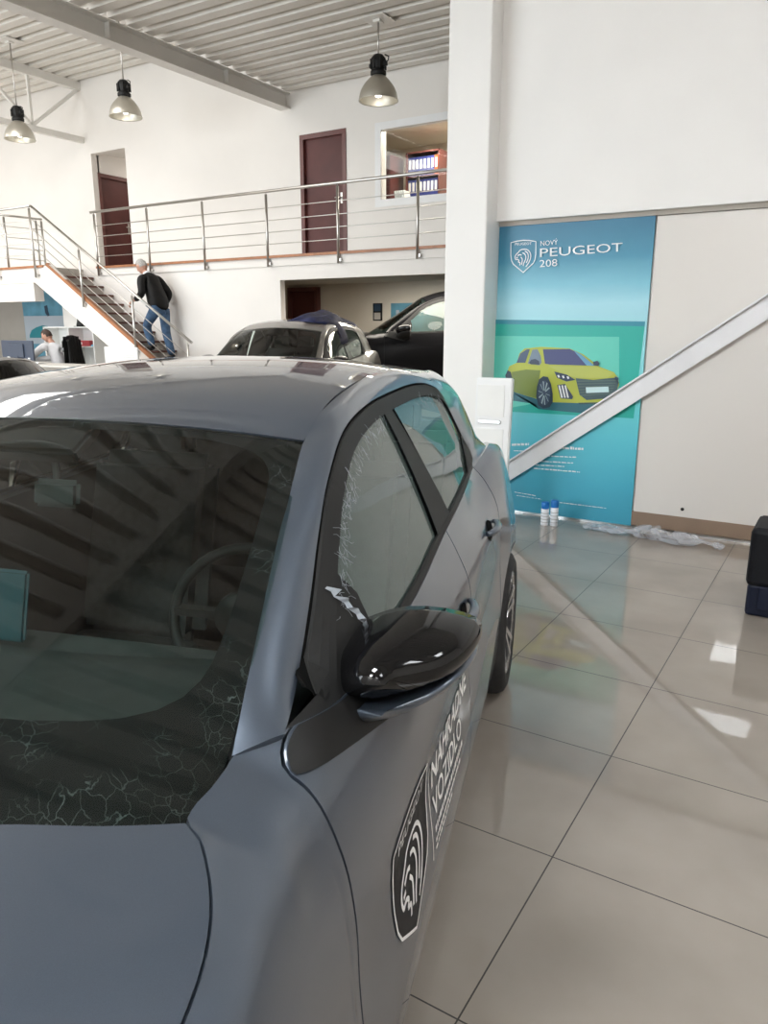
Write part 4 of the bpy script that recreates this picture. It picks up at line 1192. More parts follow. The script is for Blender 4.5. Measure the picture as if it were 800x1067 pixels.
# lettering: mapped on to the sheet along the photographed base lines
def on_sheet(x0, y0, dx, dy, ux, uy, k=14):
    """(s, t) -> sheet; s runs along (dx, dy) in the photo, t upwards along (ux, uy)"""
    return lambda s_, t_: at(x0+dx*s_+ux*t_, y0+dy*s_+uy*t_, YB-.0012*k)
b = MB(); f = on_sheet(532, 284.5, 26, -1.2, .2, -34)
for pl in [SHIELD]: add2d(b, stroke2d(pl, .035), f)
for pl in LION: add2d(b, stroke2d(smooth2d(pl, 4), .035), f)
add2d(b, fit(text2d('PEUGEOT', .11, 1.25), .66), lambda x, y: f(x+.17, y+.84))
b.build('shield_emblem', M['print_white'], t, label='white lion shield emblem', recalc=False)
def line(name, txt, x0, y0, x1, y1, cap, stretch=1., bold=0.):
    vs, fs = text2d(txt, 1., stretch, bold); w = max(v[0] for v in vs); hh = .70
    b = MB(); add2d(b, (vs, fs), lambda x, y: at(lerp(x0, x1, x/w)+.0*y, lerp(y0, y1, x/w)-cap*y/hh, YB-.0012*14))
    return b.build(name, M['print_white'], t, recalc=False)
line('lettering', 'NOVÝ', 563, 256.3, 581, 254.8, 5.2)
line('lettering', 'PEUGEOT', 562.5, 268.0, 648.5, 261.8, 9.2, 1.5, .0)
line('lettering', '208', 562, 278.4, 580.5, 277.2, 7.5)
# small print too fine to read: broken lines of text
random.seed(3)
def small(x0, y0, x1, y1, h, seed):
    random.seed(seed); b = MB(); L = x1-x0; x = 0
    while x < L:
        w = random.uniform(1.2, 5.5); w = min(w, L-x)
        a, c = x/L, (x+w)/L
        P = [at(x0+L*q, lerp(y0, y1, q)-dy, YB-.0012*14) for q, dy in ((a, 0), (c, 0), (c, h*random.uniform(.6, 1)), (a, h*random.uniform(.6, 1)))]
        b.face(P); x += w+random.uniform(.6, 1.2)
    b.build('small_print', M['print_white'], t, recalc=False)
for k, (x0, y0, x1, y1, h) in enumerate(((533, 464.5, 551, 464, 2.6), (579, 467.5, 608, 469, 3.0), (535, 470, 546, 470.5, 1.0), (566, 475.5, 600, 477, 1.3), (562, 481, 597, 483, 1.2), (558, 485, 588, 486.5, 1.2), (556, 488.5, 604, 492.5, 1.4), (536, 513, 558, 517, 1.0), (538, 516.5, 564, 520.5, .8), (583, 524, 632, 530, 1.0))): small(x0, y0, x1, y1, h, k)

# white display sign leaning between car and banner
t = thing('display_sign', 'narrow white display sign standing in front of the banner', 'sign', (-2.44, 5.6, 0))
b = MB(); b.obox((-2.435, 5.60, .66), (.155, 0, .002), (0, .022, 0), (.012, 0, .545), .008); b.build('sign_body', M['white'], t)
for z0, z1 in ((.18, .80), (.90, 1.15)):
    b = MB(); b.box((-2.56, 5.572, z0), (-2.33, 5.578, z1), .001); b.build('poster_pocket', M['paper'], t)
b = MB(); b.box((-2.545, 5.560, .845), (-2.355, 5.578, .872), .003); b.build('ledge', M['alu'], t)
b = MB(); b.box((-2.60, 5.48, 0), (-2.27, 5.74, .014), .004); b.box((-2.50, 5.57, .012), (-2.38, 5.63, .14)); b.build('base', M['alu'], t)

# two spray cans
def spray(x, y, h, label):
    t = thing('spray_can', label, 'spray can', (x, y, 0), 0, 'spray cans by the banner')
    b = MB(); b.lathe([(.001, 0), (.030, 0), (.0325, .004), (.0325, h*.70), (.030, h*.73), (.001, h*.735)], (0, 0, 0), 24); c_ = b.build('can_body', M['can'], t, local=True)
    b = MB()
    for k in range(4): b.lathe([(.0328, h*(.12+.13*k)), (.0329, h*(.13+.13*k)), (.0329, h*(.135+.13*k)+.004), (.0328, h*(.14+.13*k)+.004)], (0, 0, 0), 24)
    b.build('printed_band', M['ink'], c_, local=True)
    b = MB(); b.lathe([(.031, h*.715), (.0325, h*.73), (.0325, h*.97), (.030, h), (.001, h)], (0, 0, 0), 24); b.build('cap', M['cap_blue'], t, local=True)
spray(-2.035, 5.825, .195, 'white spray can with blue cap, the shorter left one of two by the banner')
spray(-1.962, 5.845, .215, 'white spray can with blue cap, the taller right one of two by the banner')

# crumpled clear plastic film along the skirting
random.seed(11)
b = MB(); NL, NA = 60, 14
ph = [random.uniform(0, 6) for _ in range(8)]
def filmP(i, j):
    s_ = i/NL; a = 2*PI*j/NA
    x = lerp(-1.70, -.66, s_); yc = 5.83+.05*math.sin(s_*3.1+.4)+.02*math.sin(s_*17)
    r = (.055+.025*math.sin(s_*9+ph[0])+.018*math.sin(s_*23+ph[1]))*(1 if .04 < s_ < .96 else .55)
    rr = r*(1+.28*math.sin(3*a+ph[2]+s_*14)+.22*math.sin(5*a+ph[3]-s_*31))
    return Vector((x+.012*math.sin(a*2+s_*40), yc+rr*1.35*math.cos(a), max(.003, .030+rr*.62*math.sin(a))))
b.grid(filmP, NL, NA, smooth=False)
fm = bpy.data.materials.new('clear_film'); fm.use_nodes = True
n_, l_ = fm.node_tree.nodes, fm.node_tree.links; pb = n_['Principled BSDF']
pb.inputs['Base Color'].default_value = (.62, .64, .70, 1); pb.inputs['Roughness'].default_value = .12; pb.inputs['Coat Weight'].default_value = 1
tr = n_.new('ShaderNodeBsdfTransparent'); mx = n_.new('ShaderNodeMixShader'); mx.inputs['Fac'].default_value = .45
l_.new(tr.outputs[0], mx.inputs[1]); l_.new(pb.outputs[0], mx.inputs[2]); l_.new(mx.outputs[0], n_['Material Output'].inputs['Surface'])
tag(b.build('plastic_film', fm), 'crumpled clear plastic film lying along the brown skirting', 'plastic film')

# black tool case at the right edge
t = thing('tool_case', 'black hard plastic tool case standing at the right edge', 'case', (-.1, 4.6, 0))
cx0, cx1, cy0, cy1 = -.365, .20, 4.50, 4.86
b = MB(); b.box((cx0, cy0, .0), (cx1, cy1, .19), .02); b.build('case_base', M['case_blue'], t)
b = MB(); b.box((cx0-.012, cy0-.012, .175), (cx1+.012, cy1+.012, .515), .03); b.build('case_lid', M['case'], t)
b = MB(); b.box((cx0+.06, cy0-.02, .05), (cx0+.17, cy0+.005, .185), .006); b.build('latch', M['case_blue'], t); b = MB(); b.box((cx0+.40, cy0-.02, .05), (cx0+.51, cy0+.005, .185), .006); b.build('latch', M['case_blue'], t)
b = MB(); b.tube([(cx0+.10, cy0+.16, .51), (cx0+.10, cy0+.16, .56), (cx0+.43, cy0+.16, .56), (cx0+.43, cy0+.16, .51)], .016, 8); b.build('handle', M['black'], t)
# ------------------------------------------------------------------ people
def skinned(joints, bones, sub=2):
    """one continuous surface grown around a skeleton: joints {name: (co, r or (rx, ry))}; the first joint is the root"""
    me = bpy.data.meshes.new('body'); nm = list(joints); ix = {n: i for i, n in enumerate(nm)}
    me.from_pydata([joints[n][0] for n in nm], [(ix[a], ix[b]) for a, b in bones], [])
    o = bpy.data.objects.new('body', me); C.objects.link(o)
    md = o.modifiers.new('skin', 'SKIN'); md.use_smooth_shade = True; md.branch_smoothing = .6
    for i, n in enumerate(nm):
        r = joints[n][1]; v = me.skin_vertices[0].data[i]
        v.radius = r if isinstance(r, tuple) else (r, r); v.use_root = (i == 0)
    ss = o.modifiers.new('sub', 'SUBSURF'); ss.levels = sub; ss.render_levels = sub
    dg = bpy.context.evaluated_depsgraph_get(); dg.update()
    out = bpy.data.meshes.new_from_object(o.evaluated_get(dg))
    for p in out.polygons: p.use_smooth = True
    bpy.data.objects.remove(o); bpy.data.meshes.remove(me); return out

def join_meshes(mes):
    bm = bmesh.new()
    for m in mes: bm.from_mesh(m)
    me = bpy.data.meshes.new('mesh'); bm.to_mesh(me); bm.free()
    for p in me.polygons: p.use_smooth = True
    return me

def head_mesh(c, fwd, up, r=.1):
    """a head with nose, brow, mouth, chin and ears; fwd the facing direction"""
    fwd = Vector(fwd).normalized(); up = (Vector(up)-fwd*Vector(up).dot(fwd)).normalized(); sd = fwd.cross(up)
    bm = bmesh.new(); bmesh.ops.create_uvsphere(bm, u_segments=32, v_segments=24, radius=1)
    for v in bm.verts:
        x, y, z = v.co     # x side, y front, z up
        fy = y
        k = .80-.16*max(0, -z)**1.3 if z < 0 else .80-.05*z
        x2 = x*k; y2 = y*(.98+.04*z); z2 = z*1.22
        if y > 0:
            y2 *= .92
            y2 += .26*math.exp(-((x/.13)**2+((z+.10)/.20)**2))*(1 if z > -.34 else .5)      # nose
            y2 -= .10*(math.exp(-(((x-.30)/.17)**2+((z-.12)/.12)**2))+math.exp(-(((x+.30)/.17)**2+((z-.12)/.12)**2)))   # eye sockets
            y2 += .05*math.exp(-((z-.30)/.10)**2)*math.exp(-(x/.5)**2)                         # brow
            y2 += .06*math.exp(-((x/.26)**2+((z+.47)/.07)**2))                                # lips
            y2 += .12*math.exp(-((x/.25)**2+((z+.80)/.18)**2))                                # chin
        for s in (1, -1):
            d = math.exp(-(((y+.02)/.13)**2+((z-.02)/.22)**2)) if x*s > .5 else 0
            x2 += s*.16*d                                                                      # ears
        v.co = Vector(c)+(sd*x2+fwd*y2+up*z2)*r
    me = bpy.data.meshes.new('head'); bm.to_mesh(me); bm.free()
    for p in me.polygons: p.use_smooth = True
    return me

def hair_mesh(c, fwd, up, r=.1, low=-.25):
    fwd = Vector(fwd).normalized(); up = (Vector(up)-fwd*Vector(up).dot(fwd)).normalized(); sd = fwd.cross(up)
    bm = bmesh.new(); bmesh.ops.create_uvsphere(bm, u_segments=32, v_segments=24, radius=1)
    dele = [v for v in bm.verts if (v.co.z < low-.1 if v.co.y < -.1 else v.co.z < .48-.9*min(0, v.co.y) if v.co.y > .35 else v.co.z < .12)]
    bmesh.ops.delete(bm, geom=dele, context='VERTS')
    for v in bm.verts:
        x, y, z = v.co; w = .03*math.sin(9*x+5*y)*math.sin(11*z+3*x)
        v.co = Vector(c)+(sd*x*(.85+w)+fwd*y*(1.03+w)+up*z*(1.30+w))*r
    me = bpy.data.meshes.new('hair'); bm.to_mesh(me); bm.free()
    for p in me.polygons: p.use_smooth = True
    return me

def hand(base, direction, palm_n, curl=.5, sc=1., thumb=1):
    """palm, four unequal bent fingers and a thumb, as one mesh"""
    d = Vector(direction).normalized(); n = (Vector(palm_n)-d*Vector(palm_n).dot(d)).normalized(); s = d.cross(n)*thumb
    B_ = Vector(base); J = {'wrist': (B_, (.026*sc, .020*sc)), 'palm': (B_+d*.045*sc, (.036*sc, .016*sc)), 'palm2': (B_+d*.085*sc, (.036*sc, .014*sc))}
    out = [skinned(J, [('wrist', 'palm'), ('palm', 'palm2')], 1)]
    for k, (o, L) in enumerate(((.028, .072), (.010, .080), (-.010, .075), (-.028, .060))):
        p = B_+d*.078*sc+s*o*sc; q = {}; pr = None; a = .15; b = []
        q['a0'] = (p, .0095*sc); x = p
        for i in range(3):
            a += curl*.9; x = x+(d*math.cos(a)+n*math.sin(a))*L*sc*(.42, .33, .25)[i]
            q['a%d' % (i+1)] = (x, (.009-.001*i)*sc); b.append(('a%d' % i, 'a%d' % (i+1)))
        out.append(skinned(q, b, 1))
    p = B_+d*.022*sc+s*.026*sc
    q = {'a0': (p, .012*sc), 'a1': (p+(d*.6+s*.75+n*.2)*.035*sc, .0105*sc), 'a2': (p+(d*.6+s*.75+n*.2)*.035*sc+(d*.9+s*.2+n*.4).normalized()*.032*sc, .009*sc)}
    out.append(skinned(q, [('a0', 'a1'), ('a1', 'a2')], 1))
    return out

# man on the stairs: faces -X, steps up; local axes with his weight-bearing heel at the origin
# feet rest on two neighbouring treads
k1, k2 = 10, 9
zt1 = 2.70-RISE*k1; zt2 = 2.70-RISE*k2
mx0 = x_top+RUN*(k1-1)+.20; mz = zt1
t = thing('person', 'man in black jacket and blue jeans walking up the stairs, leaning forward', 'person', (mx0, 9.60, mz))
PS = 1.08; t.scale = (PS, PS, PS); st = RISE/PS
N = lambda *a: Vector(a)
hipL, hipR = N(-.10, -.085, .84), N(-.10, .085, .84)
kneeR, ankR = N(-.10, .09, .45), N(.02, .09, .085)          # back leg, straight
kneeL, ankL = N(-.36, -.09, .56), N(-.235, -.09, .085+st)    # leading leg, on the next tread
neck = N(-.36, 0, 1.36); headc = N(-.47, 0, 1.505)
shL, shR = N(-.30, -.185, 1.30), N(-.30, .185, 1.30)
elL, elR = N(-.21, -.26, 1.05), N(-.14, .27, 1.07)
wrL, wrR = N(-.38, -.30, .95), N(-.28, .26, .88)
body = skinned({'pelvis': (N(-.11, 0, .92), (.09, .065)), 'waist': (N(-.17, 0, 1.04), (.10, .075)), 'chest': (N(-.26, 0, 1.22), (.12, .08)), 'collar': (N(-.32, 0, 1.32), (.07, .055)),
                'neck': (neck, .056), 'skull': (N(-.42, 0, 1.455), .062),
                'shL': (shL, .046), 'elL': (elL, .040), 'wrL': (wrL, .028), 'shR': (shR, .046), 'elR': (elR, .040), 'wrR': (wrR, .028),
                'hipL': (hipL, .060), 'kneeL': (kneeL, .050), 'ankL': (ankL, .036), 'hipR': (hipR, .060), 'kneeR': (kneeR, .058), 'ankR': (ankR, .038)},
               [('pelvis', 'waist'), ('waist', 'chest'), ('chest', 'collar'), ('collar', 'neck'), ('neck', 'skull'), ('collar', 'shL'), ('shL', 'elL'), ('elL', 'wrL'), ('collar', 'shR'), ('shR', 'elR'), ('elR', 'wrR'),
                ('pelvis', 'hipL'), ('hipL', 'kneeL'), ('kneeL', 'ankL'), ('pelvis', 'hipR'), ('hipR', 'kneeR'), ('kneeR', 'ankR')])
fw, up_ = N(-.86, -.12, -.46), N(-.42, 0, .9)
parts = [body, head_mesh(headc, fw, up_, .098)]+hand(wrL, (-.75, -.05, -.35), (.2, .2, -1), .55, 1., 1)+hand(wrR, (-.6, 0, -.7), (0, -1, .2), .4, 1., -1)
obj('body', join_meshes(parts), M['skin'], t)
obj('hair', hair_mesh(headc, fw, up_, .098), M['hair'], t)
jk = skinned({'hem': (N(-.09, 0, .755), (.215, .185)), 'waist': (N(-.16, 0, 1.02), (.19, .15)), 'chest': (N(-.255, 0, 1.21), (.205, .155)), 'collar': (N(-.315, 0, 1.335), (.105, .085)), 'nk': (N(-.345, 0, 1.375), .070),
              'shL': (shL, .078), 'elL': (elL, .062), 'wrL': (N(-.36, -.296, .962), .046), 'shR': (shR, .078), 'elR': (elR, .062), 'wrR': (N(-.27, .262, .90), .046)},
             [('hem', 'waist'), ('waist', 'chest'), ('chest', 'collar'), ('collar', 'nk'), ('collar', 'shL'), ('shL', 'elL'), ('elL', 'wrL'), ('collar', 'shR'), ('shR', 'elR'), ('elR', 'wrR')])
obj('jacket', jk, M['jacket'], t)
jn = skinned({'pelvis': (N(-.12, 0, .92), (.145, .115)), 'hipL': (N(-.13, -.085, .80), .102), 'kneeL': (kneeL, .076), 'ankL': (N(-.245, -.09, .075+st), .064), 'hipR': (N(-.10, .085, .78), .102), 'kneeR': (kneeR, .074), 'ankR': (N(.015, .09, .07), .064)},
             [('pelvis', 'hipL'), ('hipL', 'kneeL'), ('kneeL', 'ankL'), ('pelvis', 'hipR'), ('hipR', 'kneeR'), ('kneeR', 'ankR')])
obj('jeans', jn, M['jeans'], t)
def shoe_mesh(a, base):
    h = base
    return skinned({'heel': (N(a.x+.04, a.y, h+.042), (.045, .036)), 'mid': (N(a.x-.07, a.y, h+.040), (.046, .034)), 'toe': (N(a.x-.17, a.y, h+.032), (.042, .026)), 'tip': (N(a.x-.215, a.y, h+.027), (.028, .018)), 'ank': (N(a.x+.02, a.y, h+.085), .046)},
                   [('heel', 'mid'), ('mid', 'toe'), ('toe', 'tip'), ('heel', 'ank')], 2)
obj('shoe', shoe_mesh(ankR, 0), M['shoe'], t); obj('shoe', shoe_mesh(ankL, st), M['shoe'], t)
b = MB(); b.lathe([(.062, -.03), (.066, .0), (.060, .025)], (0, 0, 0), 20)
cm = b.mesh(); cm.transform(Matrix.Translation(N(-.355, 0, 1.385)) @ Matrix.Rotation(math.radians(-32), 4, 'Y')); obj('shirt_collar', cm, M['shirt'], t)

# seated person behind the monitor
t = thing('person', 'person in a white shirt seated at the desk behind the monitor', 'person', (-13.2, 9.2, 0))
hc = N(-.12, -.02, 1.43); fw, up_ = N(-.75, -.5, -.35), N(-.25, -.1, .95)
sh1, sh2 = N(-.04, -.20, 1.22), N(.13, .16, 1.20)
body = skinned({'pelvis': (N(.14, .05, .62), (.12, .09)), 'waist': (N(.12, .04, .82), (.10, .08)), 'chest': (N(.07, .02, 1.08), (.12, .085)), 'collar': (N(.03, 0, 1.24), (.065, .05)), 'neck': (N(-.02, 0, 1.31), .055), 'skull': (N(-.07, -.01, 1.38), .06),
                'shA': (sh1, .046), 'elA': (N(-.22, -.32, 1.03), .040), 'wrA': (N(-.42, -.42, .985), .028), 'shB': (sh2, .046), 'elB': (N(-.02, -.05, 1.01), .040), 'wrB': (N(-.26, -.34, .985), .028),
                'kA': (N(-.28, -.05, .64), .068), 'aA': (N(-.30, -.05, .14), .042), 'kB': (N(-.22, .22, .64), .068), 'aB': (N(-.24, .22, .14), .042)},
               [('pelvis', 'waist'), ('waist', 'chest'), ('chest', 'collar'), ('collar', 'neck'), ('neck', 'skull'), ('collar', 'shA'), ('shA', 'elA'), ('elA', 'wrA'), ('collar', 'shB'), ('shB', 'elB'), ('elB', 'wrB'), ('pelvis', 'kA'), ('kA', 'aA'), ('pelvis', 'kB'), ('kB', 'aB')])
obj('body', join_meshes([body, head_mesh(hc, fw, up_, .10)]+hand(N(-.42, -.42, .985), (-.9, -.3, -.15), (0, 0, -1), .3, 1, 1)+hand(N(-.26, -.34, .985), (-.9, -.3, -.15), (0, 0, -1), .3, 1, -1)), M['skin'], t)
obj('hair', hair_mesh(hc, fw, up_, .10), M['hair_dark'], t)
obj('shirt', skinned({'hem': (N(.14, .05, .70), (.18, .14)), 'waist': (N(.12, .04, .86), (.17, .135)), 'chest': (N(.07, .02, 1.08), (.19, .14)), 'collar': (N(.03, 0, 1.25), (.10, .08)), 'nk': (N(.0, 0, 1.29), .065),
                      'shA': (sh1, .078), 'elA': (N(-.22, -.32, 1.03), .062), 'wrA': (N(-.40, -.41, .988), .044), 'shB': (sh2, .078), 'elB': (N(-.02, -.05, 1.01), .062), 'wrB': (N(-.24, -.32, .988), .044)},
                     [('hem', 'waist'), ('waist', 'chest'), ('chest', 'collar'), ('collar', 'nk'), ('collar', 'shA'), ('shA', 'elA'), ('elA', 'wrA'), ('collar', 'shB'), ('shB', 'elB'), ('elB', 'wrB')]), M['shirt'], t)
obj('trousers', skinned({'pelvis': (N(.14, .05, .62), (.18, .14)), 'kA': (N(-.28, -.05, .64), .085), 'aA': (N(-.30, -.05, .16), .065), 'kB': (N(-.22, .22, .64), .085), 'aB': (N(-.24, .22, .16), .065)},
                        [('pelvis', 'kA'), ('kA', 'aA'), ('pelvis', 'kB'), ('kB', 'aB')]), M['jacket'], t)
for y in (-.05, .22): obj('shoe', shoe_mesh(N(-.30 if y < 0 else -.24, y, 0), .0), M['shoe'], t)
# office chair under the seated person, jacket over a second chair
def office_chair(x, y, rz, seat_z, label, bh=.52):
    t = thing('office_chair', label, 'chair', (x, y, 0), rz)
    b = MB(); b.box((-.25, -.25, seat_z-.07), (.25, .25, seat_z), .03); b.build('seat', M['black'], t, local=True)
    b = MB(); b.grid(lambda i, j: (.27+.05*math.cos((j/8-.5)*2.4)-.05+.02*i/8, (j/8-.5)*.46, seat_z+.12+bh*i/8), 8, 8); b.grid(lambda i, j: (.30+.05*math.cos((j/8-.5)*2.4)-.05+.02*i/8, (j/8-.5)*.46, seat_z+.12+bh*i/8), 8, 8)
    b.build('backrest', M['black'], t, local=True, recalc=False)
    b = MB(); b.tube([(.2, 0, seat_z-.05), (.29, 0, seat_z+.0), (.30, 0, seat_z+.25)], .02, 8); b.build('back_bracket', M['black'], t, local=True)
    b = MB(); b.tube([(0, 0, .12), (0, 0, seat_z-.06)], .03, 10); b.build('gas_column', M['alu'], t, local=True)
    b = MB()
    for k in range(5):
        a = 2*PI*k/5; b.bar((0, 0, .11), (.29*math.cos(a), .29*math.sin(a), .075), .045, .03); b.lathe([(.001, -.02), (.032, -.02), (.032, .02), (.001, .02)], (.29*math.cos(a), .29*math.sin(a), .033), 12, 'Y')
    b.build('base', M['black'], t, local=True)
office_chair(-13.06, 9.24, .35, .50, 'black office chair under the seated person, with a dark jacket over its back', .80)
random.seed(5)
b = MB()
ca, sa = math.cos(.35), math.sin(.35)
def JP(i, j):
    """jacket hung over the chair back: down the outside, over the top and a little way down the inside"""
    s_ = i/24; q = j/18-.5
    wid = .40+.10*max(0, .6-s_)
    fold = .016*math.sin(9*q*PI+2*s_)+.010*math.sin(17*q*PI-5*s_)
    hem = .06*math.sin(5*q+1.)+.05*abs(q)
    top = 1.435-.10*abs(2*q)**2.2
    if s_ < .62: x = .335+fold+.05*(.62-s_); z = top-(.62-s_)/.62*(.52+hem)
    elif s_ < .72: t_ = (s_-.62)/.10; x = .335+fold-.115*t_; z = top+.012*math.sin(PI*t_)
    else: x = .22+fold*.5-.02; z = top-(s_-.72)/.28*(.16+hem)
    y = q*wid
    return Vector((-13.06+x*ca-y*sa, 9.24+x*sa+y*ca, z))
b.grid(JP, 24, 18)
o = b.build('jacket', M['jacket']); tag(o, 'dark jacket hanging over the chair back right of the seated person', 'jacket')
sm = o.modifiers.new('thickness', 'SOLIDIFY'); sm.thickness = .02; sm.offset = 1
# ------------------------------------------------------------------ cars
hero_th = YAW-math.radians(14.3)
def cam_frame(r, f, z=0.): return (r*math.cos(YAW)-f*math.sin(YAW), r*math.sin(YAW)+f*math.cos(YAW), z)
hero, doors = build_car('car', 'grey hatchback filling the foreground, with white lettering on its front door', M['paint_hero'], cam_frame(-.946, .891), hero_th, hero=True)

# lettering and shield on the left front door, laid on the skin
fd = doors['f', 1]
def on_door(u, w): p = side(u, w, .0022); return Vector(p)
sx, sz, sw_, sh_ = .480, .405, .305, .30
def SH(x, y): return on_door(sx+sw_*x, sz+sh_*y)
b2 = MB(); pts = SHIELD[:-1]
f_ = b2.bm.faces.new([b2.bm.verts.new((x, 0, y)) for x, y in pts]); bmesh.ops.triangulate(b2.bm, faces=[f_])
for _ in range(4): bmesh.ops.subdivide_edges(b2.bm, edges=[e for e in b2.bm.edges if e.calc_length() > .08], cuts=1); bmesh.ops.triangulate(b2.bm, faces=b2.bm.faces)
for v in b2.bm.verts:
    p = side(sx+sw_*v.co.x, sz+sh_*v.co.z, .0012); v.co = Vector(p)
sh = b2.build('shield_emblem', M['decal_black'], fd, label='black shield emblem with white outline and lion', local=True)
b2 = MB()
def dense(pl, n=5): return [(lerp(a[0], c[0], k/n), lerp(a[1], c[1], k/n)) for a, c in zip(pl, pl[1:]) for k in range(n)]+[pl[-1]]
add2d(b2, stroke2d(dense(SHIELD), .022), SH)
for pl in LION: add2d(b2, stroke2d(smooth2d(pl, 5), .034), SH)
add2d(b2, fit(text2d('PEUGEOT', .115, 1.2), .72), lambda x, y: SH(x+.14, y+.83))
b2.build('emblem_lines', M['decal_white'], sh, local=True, recalc=False)
def door_text(txt, u0, u1, w0, h, bold=0., name='lettering'):
    vs, fs = text2d(txt, 1., 1., bold); w = max(v[0] for v in vs); bb = MB()
    add2d(bb, (vs, fs), lambda x, y: on_door(lerp(u0, u1, x/w), w0+h*y/.70))
    bb.build(name, M['decal_white'], fd, local=True, recalc=False)
door_text('NÁHRADNÉ', .845, 1.36, .585, .062, .02)
door_text('VOZIDLO', .845, 1.24, .505, .055, .012)
random.seed(9)
for w0, u1, h in ((.468, 1.22, .016), (.443, 1.20, .010), (.424, 1.05, .008)):
    bb = MB(); u = .85
    while u < u1:
        L = random.uniform(.008, .024); bb.grid(lambda i, j: on_door(u+L*i, w0+h*j), 1, 1); u += L+random.uniform(.004, .008)
    bb.build('small_print', M['decal_white'], fd, local=True)
bb = MB(); bb.grid(lambda i, j: on_door(.815+.004*i, lerp(.42, .655, j/8)), 1, 8); bb.build('divider_line', M['decal_white'], fd, local=True)

# torn film and scratches on the dark border of the left windows
random.seed(21)
def film_threads(kind, x0, x1, n, d0, d1):
    bb = MB()
    for k in range(n):
        x = random.uniform(x0, x1); d = random.uniform(d0, d1); u, w = inset(x, d); pts = []; a = random.uniform(0, 6.28)
        for i in range(random.randint(3, 5)):
            pts.append((G(u, w)+.0035, u, w)); a += random.uniform(-.9, .9); st_ = random.uniform(.004, .010); u += st_*math.cos(a); w += st_*math.sin(a)
        bb.tube(pts, .00038, 4, cap=False)
    return bb
for kind, args in (('front', (2.0, 6.3, 120, .044, .066)), ('rear', (7.6, 9.6, 30, .044, .064))):
    bb = film_threads(kind, *args); bb.build('film_threads', M['film'], hero, label='white threads of torn protective film', local=True)['kind'] = 'stuff'
bb = MB()
pts = []
for k in range(15):
    t_ = k/14; u, w = lerp(.60, .655, t_)+.004*math.sin(k*2.1), lerp(1.135, 1.02, t_)
    pts.append((u, w))
bb.grid(lambda i, j: (G(pts[i][0], pts[i][1])+.006+.008*j*math.sin(i*1.7)**2, pts[i][0]+.006*j+.003*math.sin(i*2.3)*j, pts[i][1]), 14, 2, smooth=False)
bb.build('film_strip', M['film'], hero, label='loose strip of protective film', local=True)
hero['label'] = 'large grey hatchback in the foreground with shield emblem and white lettering on its door'

# three parked cars further back
bg1, _ = build_car('car', 'light grey hatchback parked behind the foreground car with a navy cloth on its roof', M['paint_grey'], cam_frame(-1.57, 9.1), YAW-math.radians(15), zs=(1., .98, 1.135))
bg2, _ = build_car('car', 'tall black van parked under the balcony beside the white column', M['matt_black'], cam_frame(-.285, 13.65), YAW-math.radians(90), zs=(1., 1.1, 1.49))
bg3, _ = build_car('car', 'black car at the left edge of the view, in front of the desk', M['matt_black'], cam_frame(-7.12, 8.9), YAW-math.radians(90), zs=(1, 1, .865), glass_ws=M['glass_dark'])

# navy cloth thrown over the roof of the grey car
random.seed(4)
bb = MB()
ca_, sa_ = math.cos(bg1.rotation_euler.z), math.sin(bg1.rotation_euler.z)
def cloth(i, j):
    a, c = i/26, j/18
    x = lerp(.0, .68, a); y = lerp(1.15, 2.5, c)
    xx = max(-.5, min(.5, x)); d = P_roof(min(1, max(0, (y-.9)/1.85)), .5+.5*xx/.53)
    z = d[2]*1.135
    e = math.sin(PI*min(1, max(0, a)))**.5*math.sin(PI*c)**.5
    z += .015+.11*e*(.6+.4*math.sin(7*a+3*c)*math.cos(6*c-2*a))+.03*e*math.sin(19*a-11*c)
    if x > .5: z -= (x-.5)*1.6
    y += .05*math.sin(9*a); x += .04*math.sin(8*c)
    y *= .98
    return Vector((bg1.location.x+x*ca_-y*sa_, bg1.location.y+x*sa_+y*ca_, z))
bb.grid(cloth, 26, 18)
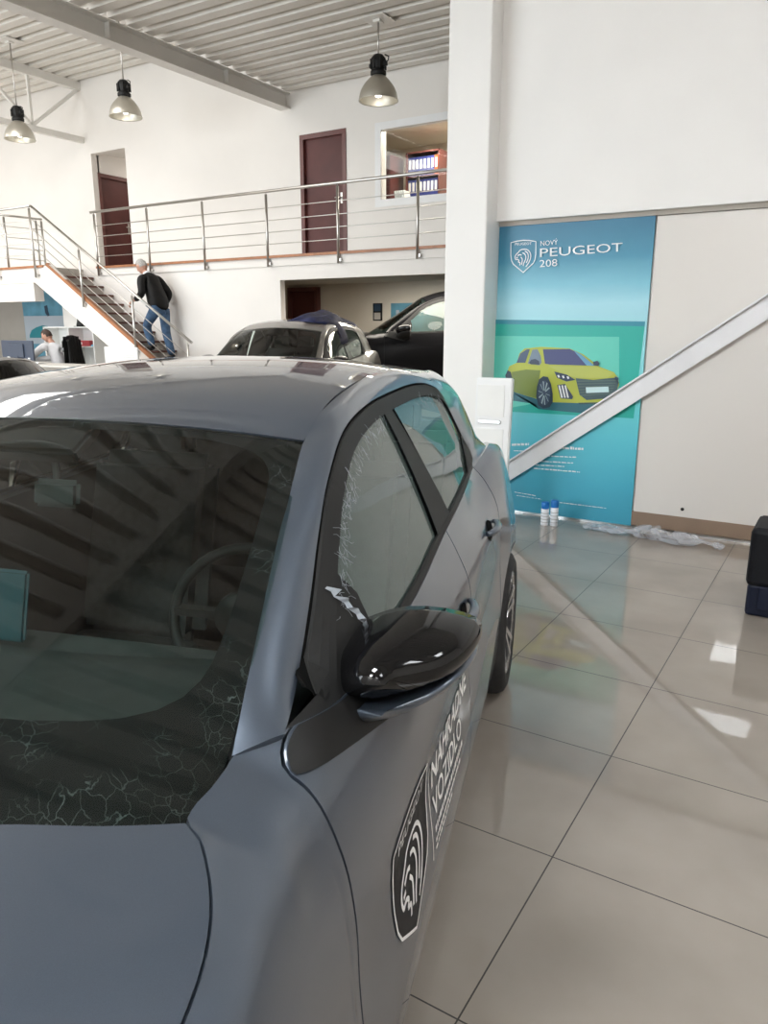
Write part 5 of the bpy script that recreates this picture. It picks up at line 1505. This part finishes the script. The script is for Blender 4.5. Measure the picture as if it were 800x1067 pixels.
o = bb.build('cloth', M['navy']); tag(o, 'crumpled navy cloth lying on the roof of the light grey car', 'cloth')
sm = o.modifiers.new('thickness', 'SOLIDIFY'); sm.thickness = .008

# ------------------------------------------------------------------ light
sc = bpy.context.scene
w = bpy.data.worlds.new('sky'); sc.world = w; w.use_nodes = True
bgn = w.node_tree.nodes['Background']; bgn.inputs['Color'].default_value = (.80, .90, 1.0, 1); bgn.inputs['Strength'].default_value = 1.4
def area(name, loc, rot, sx_, sy_, power, col):
    l = bpy.data.lights.new(name, 'AREA'); l.shape = 'RECTANGLE'; l.size = sx_; l.size_y = sy_; l.energy = power; l.color = col
    o = bpy.data.objects.new(name, l); C.objects.link(o); o.location = loc; o.rotation_euler = rot; return o
# daylight through the shop front, plus fill lights added under the raised deck
area('daylight_front', ((FRONT[0]+FRONT[1])/2, YF-.5, 2.5), (PI/2, 0, 0), 14.8, 4.4, 1700, (.93, .965, 1))
for nm, x, y, z, sx_, sy_, pw in (('rooflight_and_fill', -11.5, 3.0, 6.40, 3.5, 8., 500), ('rooflight_and_fill', -17.5, 3.0, 6.40, 3.5, 8., 500)):  # added overhead fill below the closed raised deck, no glazing there
    area(nm, (x, y, z), (0, 0, 0), sx_, sy_, pw, (1, .98, .95))
area('office_light', (-6.2, 12.2, 4.9), (0, 0, 0), 1.2, .6, 80, (1, .9, .76))
area('under_balcony_light', (-6.2, 11.2, 2.40), (0, 0, 0), 3.0, .8, 110, (1, .92, .80))
area('corridor_light', (-13.4, 12.8, 5.05), (0, 0, 0), .6, .8, 10, (1, .95, .88))
sc.view_settings.view_transform = 'Standard'; sc.view_settings.look = 'None'; sc.view_settings.gamma = 1; sc.view_settings.use_curve_mapping = False
sc.view_settings.exposure = 0.
sc.cycles.use_denoising = True; sc.cycles.caustics_reflective = False; sc.cycles.caustics_refractive = False
sc.cycles.sample_clamp_indirect = 60; sc.cycles.max_bounces = 10; sc.cycles.transparent_max_bounces = 24; sc.cycles.diffuse_bounces = 5; sc.cycles.glossy_bounces = 6
